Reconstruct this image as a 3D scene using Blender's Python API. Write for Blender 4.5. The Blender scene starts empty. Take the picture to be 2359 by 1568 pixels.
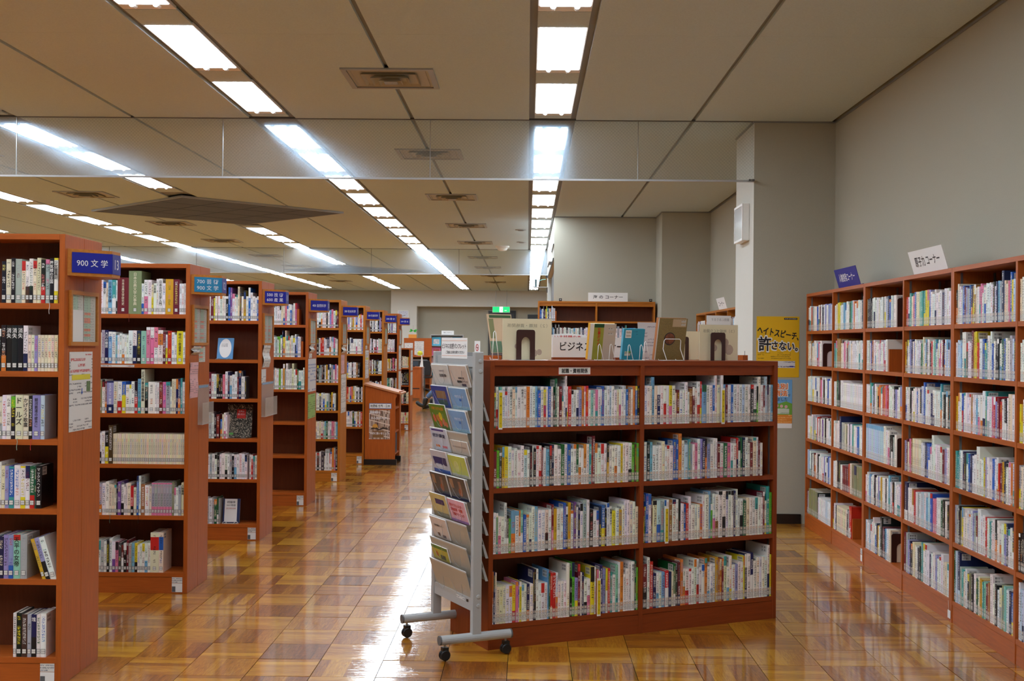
import bpy, math, random, re
from mathutils import Matrix, Vector

# ------------------------------------------------------------------ camera, light, exposure
SC = bpy.context.scene
COL = SC.collection
F, IW, IH = 2800.0, 2359.0, 1568.0
EYE = Vector((0.0, 0.0, 1.545))


def make_camera():
    y = Vector(((1215 - IW / 2) / F, (793 - IH / 2) / F, 1.0)).normalized()      # world +Y seen by the camera (right, down, forward)
    x = Vector((1.0, 0.009, 0.0))
    x = (x - y * x.dot(y)).normalized()
    z = x.cross(y)
    if z.y > 0:
        z = -z
    R = Matrix((x, y, z))                                                       # rows: world axes in camera axes
    right, down, fwd = R.col[0], R.col[1], R.col[2]
    m = Matrix.Identity(4)
    for i in range(3):
        m[i][0], m[i][1], m[i][2], m[i][3] = right[i], -down[i], -fwd[i], EYE[i]
    cd = bpy.data.cameras.new('camera')
    cd.sensor_width = 36.0
    cd.lens = F / IW * 36.0
    cd.clip_start, cd.clip_end = 0.05, 200
    co = bpy.data.objects.new('camera', cd)
    co.matrix_world = m
    COL.objects.link(co)
    SC.camera = co
    return m


CAM = make_camera()
CAMI = CAM.inverted()


def pix(p):
    q = CAMI @ Vector(p)
    return IW / 2 + F * q.x / -q.z, IH / 2 - F * q.y / -q.z, -q.z


wd = bpy.data.worlds.new('world')
SC.world = wd
wd.use_nodes = True
wd.node_tree.nodes['Background'].inputs['Color'].default_value = (0.75, 0.8, 0.9, 1)
wd.node_tree.nodes['Background'].inputs['Strength'].default_value = 0.25
SC.view_settings.view_transform = 'Standard'
SC.view_settings.look = 'None'
SC.view_settings.gamma = 1.0
SC.view_settings.use_curve_mapping = False
SC.view_settings.exposure = 0.0
SC.cycles.max_bounces = 6
SC.cycles.diffuse_bounces = 5
SC.cycles.glossy_bounces = 3
SC.cycles.transmission_bounces = 5
SC.cycles.transparent_max_bounces = 14
SC.cycles.use_adaptive_sampling = True
SC.cycles.adaptive_threshold = 0.02
SC.cycles.caustics_refractive = False
LAMP = 19.0           # radiance of the fluorescent panels


# ------------------------------------------------------------------ materials
def lin(c):
    def f(v):
        v /= 255.0
        return v / 12.92 if v <= 0.04045 else ((v + 0.055) / 1.055) ** 2.4
    return tuple(f(v) for v in c)


class NT:
    """small helper to write node maths"""

    def __init__(s, m):
        m.use_nodes = True
        s.t = m.node_tree
        s.n = s.t.nodes
        s.b = s.n['Principled BSDF']

    def put(s, inp, v):
        if isinstance(v, bpy.types.NodeSocket):
            s.t.links.new(v, inp)
        elif v is not None:
            if isinstance(v, (tuple, list)) and len(v) == 3 and inp.type == 'RGBA':
                v = (*v, 1)
            inp.default_value = v

    def m(s, op, a, b=None, c=None):
        n = s.n.new('ShaderNodeMath')
        n.operation = op
        s.put(n.inputs[0], a)
        s.put(n.inputs[1], b)
        s.put(n.inputs[2], c)
        return n.outputs[0]

    def mul(s, a, *r):
        for b in r:
            a = s.m('MULTIPLY', a, b)
        return a

    def mix(s, f, a, b, mode='MIX'):
        n = s.n.new('ShaderNodeMix')
        n.data_type = 'RGBA'
        n.blend_type = mode
        s.put(n.inputs['Factor'], f)
        s.put(n.inputs[6], a)
        s.put(n.inputs[7], b)
        return n.outputs[2]

    def attr(s, name):
        n = s.n.new('ShaderNodeAttribute')
        n.attribute_name = name
        return n

    def sep(s, v):
        n = s.n.new('ShaderNodeSeparateXYZ')
        s.put(n.inputs[0], v)
        return n.outputs

    def comb(s, x, y, z=0.0):
        n = s.n.new('ShaderNodeCombineXYZ')
        s.put(n.inputs[0], x)
        s.put(n.inputs[1], y)
        s.put(n.inputs[2], z)
        return n.outputs[0]

    def uv(s):
        n = s.n.new('ShaderNodeUVMap')
        n.uv_map = 'UVMap'
        return n.outputs[0]

    def obj(s):
        return s.n.new('ShaderNodeTexCoord').outputs['Object']

    def white(s, v):
        n = s.n.new('ShaderNodeTexWhiteNoise')
        s.put(n.inputs['Vector'], v)
        return n.outputs['Value']

    def noise(s, v, scale, detail=3.0, rough=0.5, dist=0.0):
        n = s.n.new('ShaderNodeTexNoise')
        s.put(n.inputs['Vector'], v)
        n.inputs['Scale'].default_value = scale
        n.inputs['Detail'].default_value = detail
        n.inputs['Roughness'].default_value = rough
        n.inputs['Distortion'].default_value = dist
        return n.outputs['Fac']

    def vmul(s, v, w):
        n = s.n.new('ShaderNodeVectorMath')
        n.operation = 'MULTIPLY'
        s.put(n.inputs[0], v)
        n.inputs[1].default_value = w
        return n.outputs[0]

    def vadd(s, v, w):
        n = s.n.new('ShaderNodeVectorMath')
        n.operation = 'ADD'
        s.put(n.inputs[0], v)
        s.put(n.inputs[1], w)
        return n.outputs[0]

    def ramp(s, f, *stops):
        n = s.n.new('ShaderNodeValToRGB')
        s.put(n.inputs[0], f)
        e = n.color_ramp.elements
        while len(e) < len(stops):
            e.new(0.5)
        for k, (p, c) in zip(e, stops):
            k.position = p
            k.color = (*c, 1)
        return n.outputs[0]

    def bump(s, h, strength, dist=0.002):
        n = s.n.new('ShaderNodeBump')
        n.inputs['Strength'].default_value = strength
        n.inputs['Distance'].default_value = dist
        s.put(n.inputs['Height'], h)
        s.put(s.b.inputs['Normal'], n.outputs[0])

    def set(s, **k):
        for a, v in k.items():
            s.put(s.b.inputs[a.replace('_', ' ')], v)


MATS = {}


def mat(name, rgb=(200, 200, 200), rough=0.5, metal=0.0, noise=0.0, scale=20.0, emit=0.0, bump=0.0):
    if name in MATS:
        return MATS[name]
    m = bpy.data.materials.new(name)
    t = NT(m)
    c = lin(rgb)
    t.set(Roughness=rough, Metallic=metal)
    if noise or bump:
        nz = t.noise(t.obj(), scale, 4)
        d = tuple(v * (1 - noise) for v in c)
        t.set(Base_Color=t.ramp(nz, (0.3, d), (0.7, c)))
        if bump:
            t.bump(nz, bump)
    else:
        t.set(Base_Color=c)
    if emit:
        t.b.inputs['Emission Color'].default_value = (*c, 1)
        t.b.inputs['Emission Strength'].default_value = emit
    MATS[name] = m
    return m


def wood(name, rgb, dark=0.22, rough=0.33, axis=2):
    if name in MATS:
        return MATS[name]
    m = bpy.data.materials.new(name)
    t = NT(m)
    s = [14.0, 14.0, 14.0]
    s[axis] = 1.1
    o = t.vadd(t.obj(), (0.37, 0.11, 0.7))
    g = t.noise(t.vmul(o, tuple(s)), 5.0, 5, 0.55, 0.6)
    g2 = t.noise(t.vmul(o, tuple(v * 5 for v in s)), 6.0, 3, 0.6)
    c = lin(rgb)
    base = t.ramp(g, (0.25, tuple(v * (1 - dark) for v in c)), (0.75, tuple(v * (1 + dark * .5) for v in c)))
    base = t.mix(t.m('MULTIPLY', g2, 0.25), base, tuple(v * 0.72 for v in c))
    t.set(Base_Color=base, Roughness=rough + .08, Specular_IOR_Level=0.3)
    t.bump(g2, 0.08, 0.001)
    MATS[name] = m
    return m


def printed(name, paper, ink, lh=0.008, seed=0.0, rough=0.45, dens=0.35, top=1.0):
    """paper with rows of small illegible print; UV in metres"""
    if name in MATS:
        return MATS[name]
    m = bpy.data.materials.new(name)
    t = NT(m)
    u, v, _ = t.sep(t.uv())
    row = t.m('FLOOR', t.m('DIVIDE', v, lh))
    fr = t.m('FRACT', t.m('DIVIDE', v, lh))
    on = t.mul(t.m('GREATER_THAN', fr, 0.3), t.m('LESS_THAN', fr, 0.8))
    col = t.m('FLOOR', t.m('DIVIDE', u, lh * 0.22))
    g = t.m('GREATER_THAN', t.white(t.comb(col, t.m('FLOOR', t.m('DIVIDE', v, lh * .25)), seed)), dens)
    seg = t.m('GREATER_THAN', t.white(t.comb(t.m('FLOOR', t.m('DIVIDE', u, lh * 3.5)), row, seed + 3)), 0.28)
    line = t.m('GREATER_THAN', t.white(t.comb(row, seed + 9)), 0.25)
    f = t.mul(on, g, seg, line)
    t.set(Base_Color=t.mix(t.m('MULTIPLY', f, 0.8), lin(paper), lin(ink)), Roughness=rough)
    MATS[name] = m
    return m


def see_through(name, rgb=(235, 240, 240), alpha=0.15, rough=0.08, haze=0.0, wire=False, gloss=0.012):
    if name in MATS:
        return MATS[name]
    m = bpy.data.materials.new(name)
    t = NT(m)
    n = t.n
    out = n['Material Output']
    tr = n.new('ShaderNodeBsdfTransparent')
    tr.inputs[0].default_value = (*lin(rgb), 1)
    gl = n.new('ShaderNodeBsdfGlossy')
    gl.inputs['Roughness'].default_value = rough
    gl.inputs['Color'].default_value = (0.9, 0.95, 1, 1)
    lw = n.new('ShaderNodeLayerWeight')
    lw.inputs[0].default_value = 0.5
    mx = n.new('ShaderNodeMixShader')
    t.put(mx.inputs[0], t.m('ADD', t.m('MULTIPLY', t.m('POWER', lw.outputs['Facing'], 5.0), 0.45), gloss))
    t.t.links.new(tr.outputs[0], mx.inputs[1])
    t.t.links.new(gl.outputs[0], mx.inputs[2])
    last = mx.outputs[0]
    if alpha:
        d = n.new('ShaderNodeBsdfPrincipled')
        d.inputs['Base Color'].default_value = (*lin(rgb), 1)
        m2 = n.new('ShaderNodeMixShader')
        m2.inputs[0].default_value = alpha
        t.t.links.new(last, m2.inputs[1])
        t.t.links.new(d.outputs[0], m2.inputs[2])
        last = m2.outputs[0]
    if haze:
        r = n.new('ShaderNodeBsdfRefraction')
        r.inputs['IOR'].default_value = 1.33
        r.inputs['Roughness'].default_value = 0.42
        r.inputs['Color'].default_value = (0.6, 0.8, 1.0, 1)
        m3 = n.new('ShaderNodeMixShader')
        m3.inputs[0].default_value = haze
        t.t.links.new(last, m3.inputs[1])
        t.t.links.new(r.outputs[0], m3.inputs[2])
        last = m3.outputs[0]
    if wire:
        x, _, z = t.sep(t.obj())
        a = t.m('FRACT', t.m('DIVIDE', t.m('ADD', x, z), 0.030))
        b = t.m('FRACT', t.m('DIVIDE', t.m('SUBTRACT', x, z), 0.030))
        w = t.m('MAXIMUM', t.m('LESS_THAN', a, 0.06), t.m('LESS_THAN', b, 0.06))
        d = n.new('ShaderNodeBsdfPrincipled')
        d.inputs['Base Color'].default_value = (0.16, 0.17, 0.17, 1)
        d.inputs['Metallic'].default_value = 0.6
        m4 = n.new('ShaderNodeMixShader')
        t.put(m4.inputs[0], t.m('MULTIPLY', w, 0.22))
        t.t.links.new(last, m4.inputs[1])
        t.t.links.new(d.outputs[0], m4.inputs[2])
        last = m4.outputs[0]
    t.t.links.new(last, out.inputs[0])
    MATS[name] = m
    return m


W_RED = wood('wood_red', (184, 94, 34))
W_REDH = wood('wood_red_h', (184, 94, 34), axis=0)
W_YEL = wood('wood_yellow', (194, 118, 38))
W_YELH = wood('wood_yellow_h', (194, 118, 38), axis=0)
W_ISL = wood('wood_island', (146, 66, 26))
W_ISLH = wood('wood_island_h', (146, 66, 26), axis=0)
W_BACK = wood('wood_back', (106, 54, 28))  # darker than the case wood: shade inside the shelves put into the colour
W_FRAME = wood('wood_frame', (198, 126, 52), axis=0)
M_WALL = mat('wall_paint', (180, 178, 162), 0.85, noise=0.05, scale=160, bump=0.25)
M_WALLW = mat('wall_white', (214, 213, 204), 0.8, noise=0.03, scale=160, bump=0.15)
M_CEIL = mat('ceiling_board', (204, 223, 230), 0.9, noise=0.09, scale=90, bump=0.2)
M_CGREY = mat('ceiling_channel', (138, 144, 146), 0.6)
M_BLACK = mat('black_plastic', (18, 18, 20), 0.4)
M_BASE = mat('black_vinyl', (22, 20, 19), 0.35)
M_WHITE = mat('white_plastic', (238, 238, 234), 0.4)
M_GREY = mat('grey_paint', (176, 178, 178), 0.38)
M_GREYD = mat('grey_dark', (96, 98, 100), 0.4)
M_STEEL = mat('steel', (170, 172, 172), 0.3, 0.9)
M_PAPER = mat('paper_white', (240, 240, 238), 0.6)
M_BROWN = mat('bookend_brown', (62, 32, 28), 0.4)
M_NAVY = mat('navy_plate', (22, 32, 150), 0.35)
M_BLUE = mat('blue_plate', (36, 132, 180), 0.35)
M_INKW = mat('ink_white', (235, 235, 240), 0.5)
M_INK = mat('ink_black', (18, 18, 24), 0.5)
M_CREAM = mat('cream_board', (244, 232, 196), 0.55)
M_ACRYL = see_through('acrylic', (254, 254, 254), alpha=0.008)
M_TAPE = see_through('clear_sheet', (248, 246, 242), alpha=0.16, rough=0.25)
M_GLASS = see_through('wired_glass', (246, 248, 246), alpha=0.05, rough=0.02, haze=0.075, gloss=0.03, wire=True)
M_GLASS2 = see_through('screen_glass', (246, 250, 250), alpha=0.06, rough=0.02, haze=0.075, gloss=0.03)


# ------------------------------------------------------------------ geometry
class MB:
    def __init__(s):
        s.v, s.f, s.mi, s.uv = [], [], [], []

    def quad(s, pts, mi=0, uv=None):
        k = len(s.v)
        s.v += [tuple(p) for p in pts]
        s.f.append(tuple(range(k, k + len(pts))))
        s.mi.append(mi)
        s.uv.append(uv)

    def box(s, a, b, mi=0, M=None):
        x0, y0, z0 = a
        x1, y1, z1 = b
        P = [(x0, y0, z0), (x1, y0, z0), (x1, y1, z0), (x0, y1, z0), (x0, y0, z1), (x1, y0, z1), (x1, y1, z1), (x0, y1, z1)]
        if M is not None:
            P = [tuple(M @ Vector(p)) for p in P]
        k = len(s.v)
        s.v += P
        dx, dy, dz = abs(x1 - x0), abs(y1 - y0), abs(z1 - z0)
        for q, (w, h) in (((0, 1, 5, 4), (dx, dz)), ((1, 2, 6, 5), (dy, dz)), ((2, 3, 7, 6), (dx, dz)), ((3, 0, 4, 7), (dy, dz)), ((4, 5, 6, 7), (dx, dy)), ((3, 2, 1, 0), (dx, dy))):
            s.f.append(tuple(k + i for i in q))
            s.mi.append(mi)
            s.uv.append([(0, 0), (w, 0), (w, h), (0, h)])
        return s

    def prism(s, pts, y0, y1, mi=0, M=None):
        """outline pts in (x, z), extruded along y"""
        n = len(pts)
        P = [Vector((x, y0, z)) for x, z in pts] + [Vector((x, y1, z)) for x, z in pts]
        if M is not None:
            P = [M @ p for p in P]
        k = len(s.v)
        s.v += [tuple(p) for p in P]
        s.f.append(tuple(k + i for i in range(n)))
        s.f.append(tuple(k + n + i for i in reversed(range(n))))
        s.uv += [[(x, z) for x, z in pts], [(x, z) for x, z in reversed(pts)]]
        for i in range(n):
            j = (i + 1) % n
            s.f.append((k + j, k + i, k + n + i, k + n + j))
            s.uv.append(None)
        s.mi += [mi] * (n + 2)
        return s

    def tube(s, path, r, seg=8, mi=0, cap=True):
        path = [Vector(p) for p in path]
        rings = []
        for i, p in enumerate(path):
            d = (path[min(i + 1, len(path) - 1)] - path[max(i - 1, 0)]).normalized()
            a = d.cross(Vector((0, 0, 1)) if abs(d.z) < 0.9 else Vector((1, 0, 0))).normalized()
            b = d.cross(a)
            k = len(s.v)
            rr = r[i] if isinstance(r, (list, tuple)) else r
            s.v += [tuple(p + (a * math.cos(t) + b * math.sin(t)) * rr) for t in [2 * math.pi * j / seg for j in range(seg)]]
            rings.append(k)
        for i in range(len(rings) - 1):
            for j in range(seg):
                j2 = (j + 1) % seg
                s.f.append((rings[i] + j, rings[i] + j2, rings[i + 1] + j2, rings[i + 1] + j))
                s.mi.append(mi)
                s.uv.append(None)
        if cap:
            for k, o in ((rings[0], reversed(range(seg))), (rings[-1], range(seg))):
                s.f.append(tuple(k + j for j in o))
                s.mi.append(mi)
                s.uv.append(None)
        return s

    def lathe(s, prof, c=(0, 0, 0), seg=20, mi=0, M=None):
        """profile [(r, z)] turned about z"""
        k = len(s.v)
        for r, z in prof:
            for j in range(seg):
                t = 2 * math.pi * j / seg
                p = Vector((r * math.cos(t), r * math.sin(t), z))
                if M is not None:
                    p = M @ p
                s.v.append((p.x + c[0], p.y + c[1], p.z + c[2]))
        for i in range(len(prof) - 1):
            for j in range(seg):
                j2 = (j + 1) % seg
                s.f.append((k + i * seg + j, k + i * seg + j2, k + (i + 1) * seg + j2, k + (i + 1) * seg + j))
                s.mi.append(mi)
                s.uv.append(None)
        return s

    def mesh(s, name, mats):
        me = bpy.data.meshes.new(name)
        me.from_pydata(s.v, [], s.f)
        for m in (mats if isinstance(mats, (list, tuple)) else [mats]):
            me.materials.append(m)
        me.polygons.foreach_set('material_index', s.mi)
        uvl = me.uv_layers.new(name='UVMap')
        d = []
        for f, u in zip(s.f, s.uv):
            if u is None:
                d += [0.0] * (2 * len(f))
            else:
                for a in u:
                    d += [a[0], a[1]]
        uvl.data.foreach_set('uv', d)
        me.update()
        return me

    def build(s, name, mats, parent=None, M=None, smooth=False, bevel=0.0):
        me = s.mesh(name, mats)
        if smooth:
            me.polygons.foreach_set('use_smooth', [True] * len(me.polygons))
        o = bpy.data.objects.new(name, me)
        COL.objects.link(o)
        if M is not None:
            o.matrix_world = M
        if parent is not None:
            o.parent = parent
        if bevel:
            b = o.modifiers.new('bevel', 'BEVEL')
            b.width = bevel
            b.segments = 2
            b.limit_method = 'ANGLE'
        return o


def box(name, a, b, mats, parent=None, M=None, bevel=0.0):
    return MB().box(a, b).build(name, mats, parent, M, bevel=bevel)


def tag(o, label=None, cat=None, group=None, kind=None):
    for k, v in (('label', label), ('category', cat), ('group', group), ('kind', kind)):
        if v:
            o[k] = v
    return o


def thing(name, label, cat, M=None, group=None):
    o = bpy.data.objects.new(name, None)
    o.empty_display_size = 0.1
    COL.objects.link(o)
    if M is not None:
        o.matrix_world = M
    return tag(o, label, cat, group)


def T(x=0, y=0, z=0):
    return Matrix.Translation((x, y, z))


def RZ(a):
    return Matrix.Rotation(math.radians(a), 4, 'Z')


def RX(a):
    return Matrix.Rotation(math.radians(a), 4, 'X')


def RY(a):
    return Matrix.Rotation(math.radians(a), 4, 'Y')


def frame(o, right, up=(0, 0, 1)):
    """x = right, y = up, z = out of the plane"""
    r = Vector(right).normalized()
    u = Vector(up).normalized()
    n = r.cross(u).normalized()
    u = n.cross(r)
    m = Matrix.Identity(4)
    for i in range(3):
        m[i][0], m[i][1], m[i][2], m[i][3] = r[i], u[i], n[i], o[i]
    return m


def copy_tree(o, M=None, parent=None):
    c = o.copy()
    COL.objects.link(c)
    if parent is not None:
        c.parent = parent
    if M is not None:
        c.matrix_world = M
    for ch in o.children:
        copy_tree(ch, None, c)
    return c


_TXT = {}


def text_mesh(body, bold=0.0, vertical=False):
    k = (body, bold, vertical)
    if k not in _TXT:
        cu = bpy.data.curves.new('t', 'FONT')
        cu.body = '\n'.join(body) if vertical else body
        cu.resolution_u = 2
        cu.offset = bold
        cu.align_x = 'CENTER'
        cu.space_line = 1.0
        o = bpy.data.objects.new('t', cu)
        COL.objects.link(o)
        me = bpy.data.meshes.new_from_object(o.evaluated_get(bpy.context.evaluated_depsgraph_get()))
        COL.objects.unlink(o)
        bpy.data.objects.remove(o)
        vs = [v.co.copy() for v in me.vertices]
        fs = [tuple(p.vertices) for p in me.polygons]
        x0, x1 = min(v.x for v in vs), max(v.x for v in vs)
        y0, y1 = min(v.y for v in vs), max(v.y for v in vs)
        _TXT[k] = ([((v.x - (x0 + x1) / 2) / (x1 - x0), (v.y - (y0 + y1) / 2) / (y1 - y0)) for v in vs], fs, (x1 - x0) / (y1 - y0))
    return _TXT[k]


def letters(body, m, parent, M, w, h, cx=0.0, cy=0.0, bold=0.006, vertical=False, mirror=False, keep=False, name='lettering', z=0.0008, fat=0.0):
    """flat lettering centred at (cx, cy) of the frame M (x right, y up, z out), w x h metres"""
    if bold > .01 and not fat:
        fat = min(w / max(1, len(body) if not vertical else 1), h) * min(bold, .05) * .55
    vs, fs, asp = text_mesh(body, 0.006, vertical)
    if keep:
        w = min(w, h * asp)
        h = w / asp
    me = bpy.data.meshes.new(name)
    s = -1 if mirror else 1
    offs = [(0, 0)] if not fat else [(fat * math.cos(q), fat * math.sin(q)) for q in [math.pi * (k + .5) / (2 if fat < .003 else 4) for k in range(4 if fat < .003 else 8)]]
    V, Fc = [], []
    for k, (ox, oy) in enumerate(offs):
        n = len(V)
        V += [(cx + ox + s * x * w, cy + oy + y * h, z + k * 4e-5) for x, y in vs]
        Fc += [tuple(i + n for i in f[::s]) for f in fs]
    me.from_pydata(V, [], Fc)
    me.materials.append(m)
    o = bpy.data.objects.new(name, me)
    COL.objects.link(o)
    o.parent = parent
    o.matrix_local = M
    return o


ORD = 'first second third fourth fifth sixth seventh eighth ninth tenth eleventh twelfth thirteenth fourteenth fifteenth sixteenth seventeenth eighteenth nineteenth'.split()


def ordinal(n):
    if n < 20:
        return ORD[n - 1]
    t = {20: 'twent', 30: 'thirt', 40: 'fort', 50: 'fift', 60: 'sixt', 70: 'sevent', 80: 'eight'}[n // 10 * 10]
    return t + ('ieth' if n % 10 == 0 else 'y-' + ORD[n % 10 - 1])

# ------------------------------------------------------------------ room
CH = 3.515                       # ceiling height
XR = 2.68                        # right wall
STRIPS = [0.203, -2.26, -4.725, -7.19, -9.65]
FIX0 = [9.18 - 1.635 * k for k in range(7)]
FIX1 = [11.10 + 1.637 * k for k in range(9)]
FIX2 = [25.95 + 1.637 * k for k in range(11)]


def structure():
    S = dict(kind='structure')
    tag(box('wall_right', (XR, -4, 0), (XR + .15, 18.7, CH + .1), M_WALL), **S)
    tag(box('wall_back', (-12, -4.15, 0), (XR + .15, -4, CH + .1), M_WALL), **S)
    tag(box('wall_left', (-12.15, -4.15, 0), (-12, 46, CH + .1), M_WALL), **S)
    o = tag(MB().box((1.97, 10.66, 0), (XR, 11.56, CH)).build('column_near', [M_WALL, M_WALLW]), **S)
    o.data.polygons[3].material_index = 1  # left face lighter: the light falling on it is put into the colour
    tag(box('column_far', (1.965, 17.9, 0), (XR, 18.7, CH), M_WALL), **S)
    tag(box('wall_alcove', (0.40, 18.7, 0), (XR + .15, 18.85, CH), M_WALL), **S)
    # return wall with the shuttered opening
    w = tag(MB().box((0.40, 24.3, 0), (0.55, 25.3, CH)).box((0.40, 18.85, 2.87), (0.55, 24.3, CH)).build('wall_return', M_WALLW), **S)
    for k in range(6):
        y = 18.87 + k * .904
        box('panel', (0.47, y, 0), (0.50, y + .885, 2.87), M_GREYD, w)
    for k in range(2):
        box('guide_rail', (0.385, 18.86 , 2.87 + .22 * k), (0.40, 24.3, 2.89 + .22 * k), M_BLACK, w)
    tag(box('wall_far', (-12, 45.5, 0), (6, 45.65, CH + .1), M_WALL), **S)
    tag(box('wall_far_right', (6, 25.3, 0), (6.15, 45.65, CH + .1), M_WALL), **S)
    tag(box('wall_far_pier', (-5.06, 44.9, 0), (-4.10, 45.5, CH), M_WALLW), **S)
    tag(box('beam', (-4.10, 44.9, 2.92), (6, 45.5, CH), M_WALLW), **S)
    tag(box('wall_behind_return', (0.55, 25.15, 0), (6.15, 25.3, CH + .1), M_WALL), **S)
    tag(MB().box((1.955, 10.645, 0), (2.4, 10.66, .085)).box((1.955, 10.66, 0), (1.97, 11.56, .085)).build('baseboard_right', M_BASE), **S)
    tag(MB().box((XR - .012, -4, CH - .014), (XR, 10.66, CH)).box((1.958, 10.648, CH - .014), (XR, 10.66, CH)).box((1.958, 10.66, CH - .014), (1.97, 11.56, CH))
        .box((XR - .012, 11.56, CH - .014), (XR, 17.9, CH)).box((1.953, 17.888, CH - .014), (XR, 17.9, CH)).box((1.953, 17.9, CH - .014), (1.965, 18.7, CH))
        .box((0.4, 18.688, CH - .014), (1.96, 18.7, CH)).build('trim_ceiling', M_CGREY), **S)
    # far openings
    d = tag(MB().box((-1.47, 45.42, 0), (-0.44, 45.5, 2.80)).build('door_far', M_BASE), **S)
    for x0, x1 in ((-1.40, -.98), (-.93, -.51)):
        box('panel', (x0, 45.40, .1), (x1, 45.42, 2.70), mat('door_dark', (44, 46, 54), .3), d)
    d = tag(MB().box((0.0, 45.42, 0), (0.62, 45.5, 2.66)).build('door_lobby', M_BASE), **S)
    box('pane', (0.06, 45.405, .9), (0.56, 45.42, 2.5), mat('lobby_light', (190, 215, 225), .2, emit=.55), d)


def floor_tiles():
    base = tag(box('floor', (-12, -4.2, -0.06), (6.1, 46, -0.009), mat('joint_dark', (20, 12, 8), .95)), kind='structure')
    m = bpy.data.materials.new('parquet')
    t = NT(m)
    ca = t.attr('rnd')
    seed = t.m('ADD', t.sep(ca.outputs['Color'])[0], 0.0)
    dark = t.sep(ca.outputs['Color'])[1]
    u, v, _ = t.sep(t.uv())
    strip = t.m('FLOOR', t.m('MULTIPLY', u, 6.0))
    r1 = t.white(t.comb(strip, t.m('MULTIPLY', seed, 91.0)))
    gu = t.comb(t.m('ADD', t.m('MULTIPLY', u, 14.0), t.m('MULTIPLY', seed, 57.0)), t.m('ADD', t.m('MULTIPLY', v, 1.3), t.m('MULTIPLY', r1, 9.0)), t.m('MULTIPLY', seed, 33.0))
    g = t.noise(gu, 2.2, 5, 0.6, 1.2)
    tone = t.m('ADD', t.m('ADD', t.m('MULTIPLY', r1, 0.36), t.m('MULTIPLY', dark, 0.46)), t.m('MULTIPLY', t.m('SUBTRACT', g, 0.5), 0.95))
    col = t.ramp(tone, (0.05, lin((218, 160, 46))), (0.35, lin((176, 110, 24))), (0.62, lin((126, 66, 14))), (0.95, lin((68, 30, 12))))
    patch = t.noise(t.vmul(t.n.new('ShaderNodeNewGeometry').outputs['Position'], (1.2, 1.2, 1)), 1.5, 2)
    col = t.mix(t.m('MULTIPLY', patch, 0.35), col, lin((150, 100, 30)))
    pos = t.n.new('ShaderNodeNewGeometry').outputs['Position']
    n1 = t.noise(t.vadd(t.vmul(pos, (1.6, 14.0, 1)), t.comb(t.m('MULTIPLY', seed, 40.0), t.m('MULTIPLY', seed, 23.0), 0.0)), 3.0, 4, 0.6)
    n2 = t.noise(t.vmul(pos, (1.0, 2.0, 1)), 38, 2, 0.5)
    t.set(Base_Color=col, Roughness=t.m('ADD', t.m('MULTIPLY', n2, 0.10), 0.25), Specular_IOR_Level=0.22, Coat_Weight=1.0, Coat_Roughness=0.03)
    t.bump(t.m('ADD', n1, t.m('MULTIPLY', n2, 0.06)), 0.24, 0.0045)
    cbm = t.n.new('ShaderNodeBump')
    cbm.inputs['Strength'].default_value = 0.15
    cbm.inputs['Distance'].default_value = 0.004
    t.put(cbm.inputs['Height'], n1)
    t.put(t.b.inputs['Coat Normal'], cbm.outputs[0])
    P = 0.3035
    X0, Y0 = -0.082, 5.618
    rng = random.Random(5)

    def tile(i, j, mb, ident, local=False):
        x, y = X0 + i * P, Y0 + j * P
        s, b, h = P / 2 - .0015, .0005, 0.0
        cx, cy = x + P / 2, y + P / 2
        turn = (i + j) % 2
        tx, ty = rng.gauss(0, .0026), rng.gauss(0, .0034)
        ox, oy = (0, 0) if local else (cx, cy)

        def p(a, c, z):
            return (ox + a, oy + c, z + a * tx + c * ty)
        a = s
        uvs = [(0, 0), (1, 0), (1, 1), (0, 1)] if turn else [(0, 0), (0, 1), (1, 1), (1, 0)]
        mb.quad([p(-a, -a, h), p(a, -a, h), p(a, a, h), p(-a, a, h)], 0, uvs)
        c1 = [(-a, -a), (a, -a), (a, a), (-a, a)]
        c2 = [(-s, -s), (s, -s), (s, s), (-s, s)]
        for k in range(4):
            q = (k + 1) % 4
            mb.quad([p(*c2[k], -.012), p(*c2[q], -.012), p(*c2[q], h), p(*c2[k], h)], 0, [uvs[k], uvs[q], uvs[q], uvs[k]])
        dark = min(1, max(0, (0.50 if turn else 0.18) + rng.gauss(0, .24)))  # turned tiles darker: sheen by grain direction put into the colour, plus random tone
        ident.append((rng.random(), dark, 0, 1))
        return cx, cy

    def attach(me, ids):
        at = me.attributes.new('rnd', 'FLOAT_COLOR', 'FACE')
        d = []
        for c in ids:
            d += list(c) * 5
        at.data.foreach_set('color', d)

    vis, rest = [], []
    for i in range(-39, 20):
        for j in range(-32, 133):
            cx, cy = X0 + (i + .5) * P, Y0 + (j + .5) * P
            inside = False
            if cy > 4.5 and cy < 13.5:
                px, py, z = pix((cx, cy, 0))
                if -40 < px < IW + 40 and py < IH + 45:
                    # hidden behind the near bookcases, the island or the wall cases
                    hid = (cx < -2.07 and any(cy > f and px < IW for f in (5.0,)) and not any(f - 1.62 < cy < f for f in [5.41 + 2.015 * k for k in range(6)])) or cx > 2.42
                    P0 = Vector((-.186, 6.13))
                    q = Vector((cx, cy)) - P0
                    a, b = q.x * .893 + q.y * .45, -q.x * .45 + q.y * .893
                    if b > 0 and 1135 < px < 1788:
                        hid = True
                    inside = not hid
            (vis if inside else rest).append((cy, i, j))
    vis.sort()
    rest += vis[300:]
    vis = vis[:300]
    for _, i, j in vis:
        mb, ids = MB(), []
        cx, cy = tile(i, j, mb, ids, True)
        me = mb.mesh('parquet_tile', m)
        attach(me, ids)
        o = bpy.data.objects.new('parquet_tile', me)
        COL.objects.link(o)
        o.location = (cx, cy, 0)
        o.parent = base
    mb, ids = MB(), []
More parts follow.
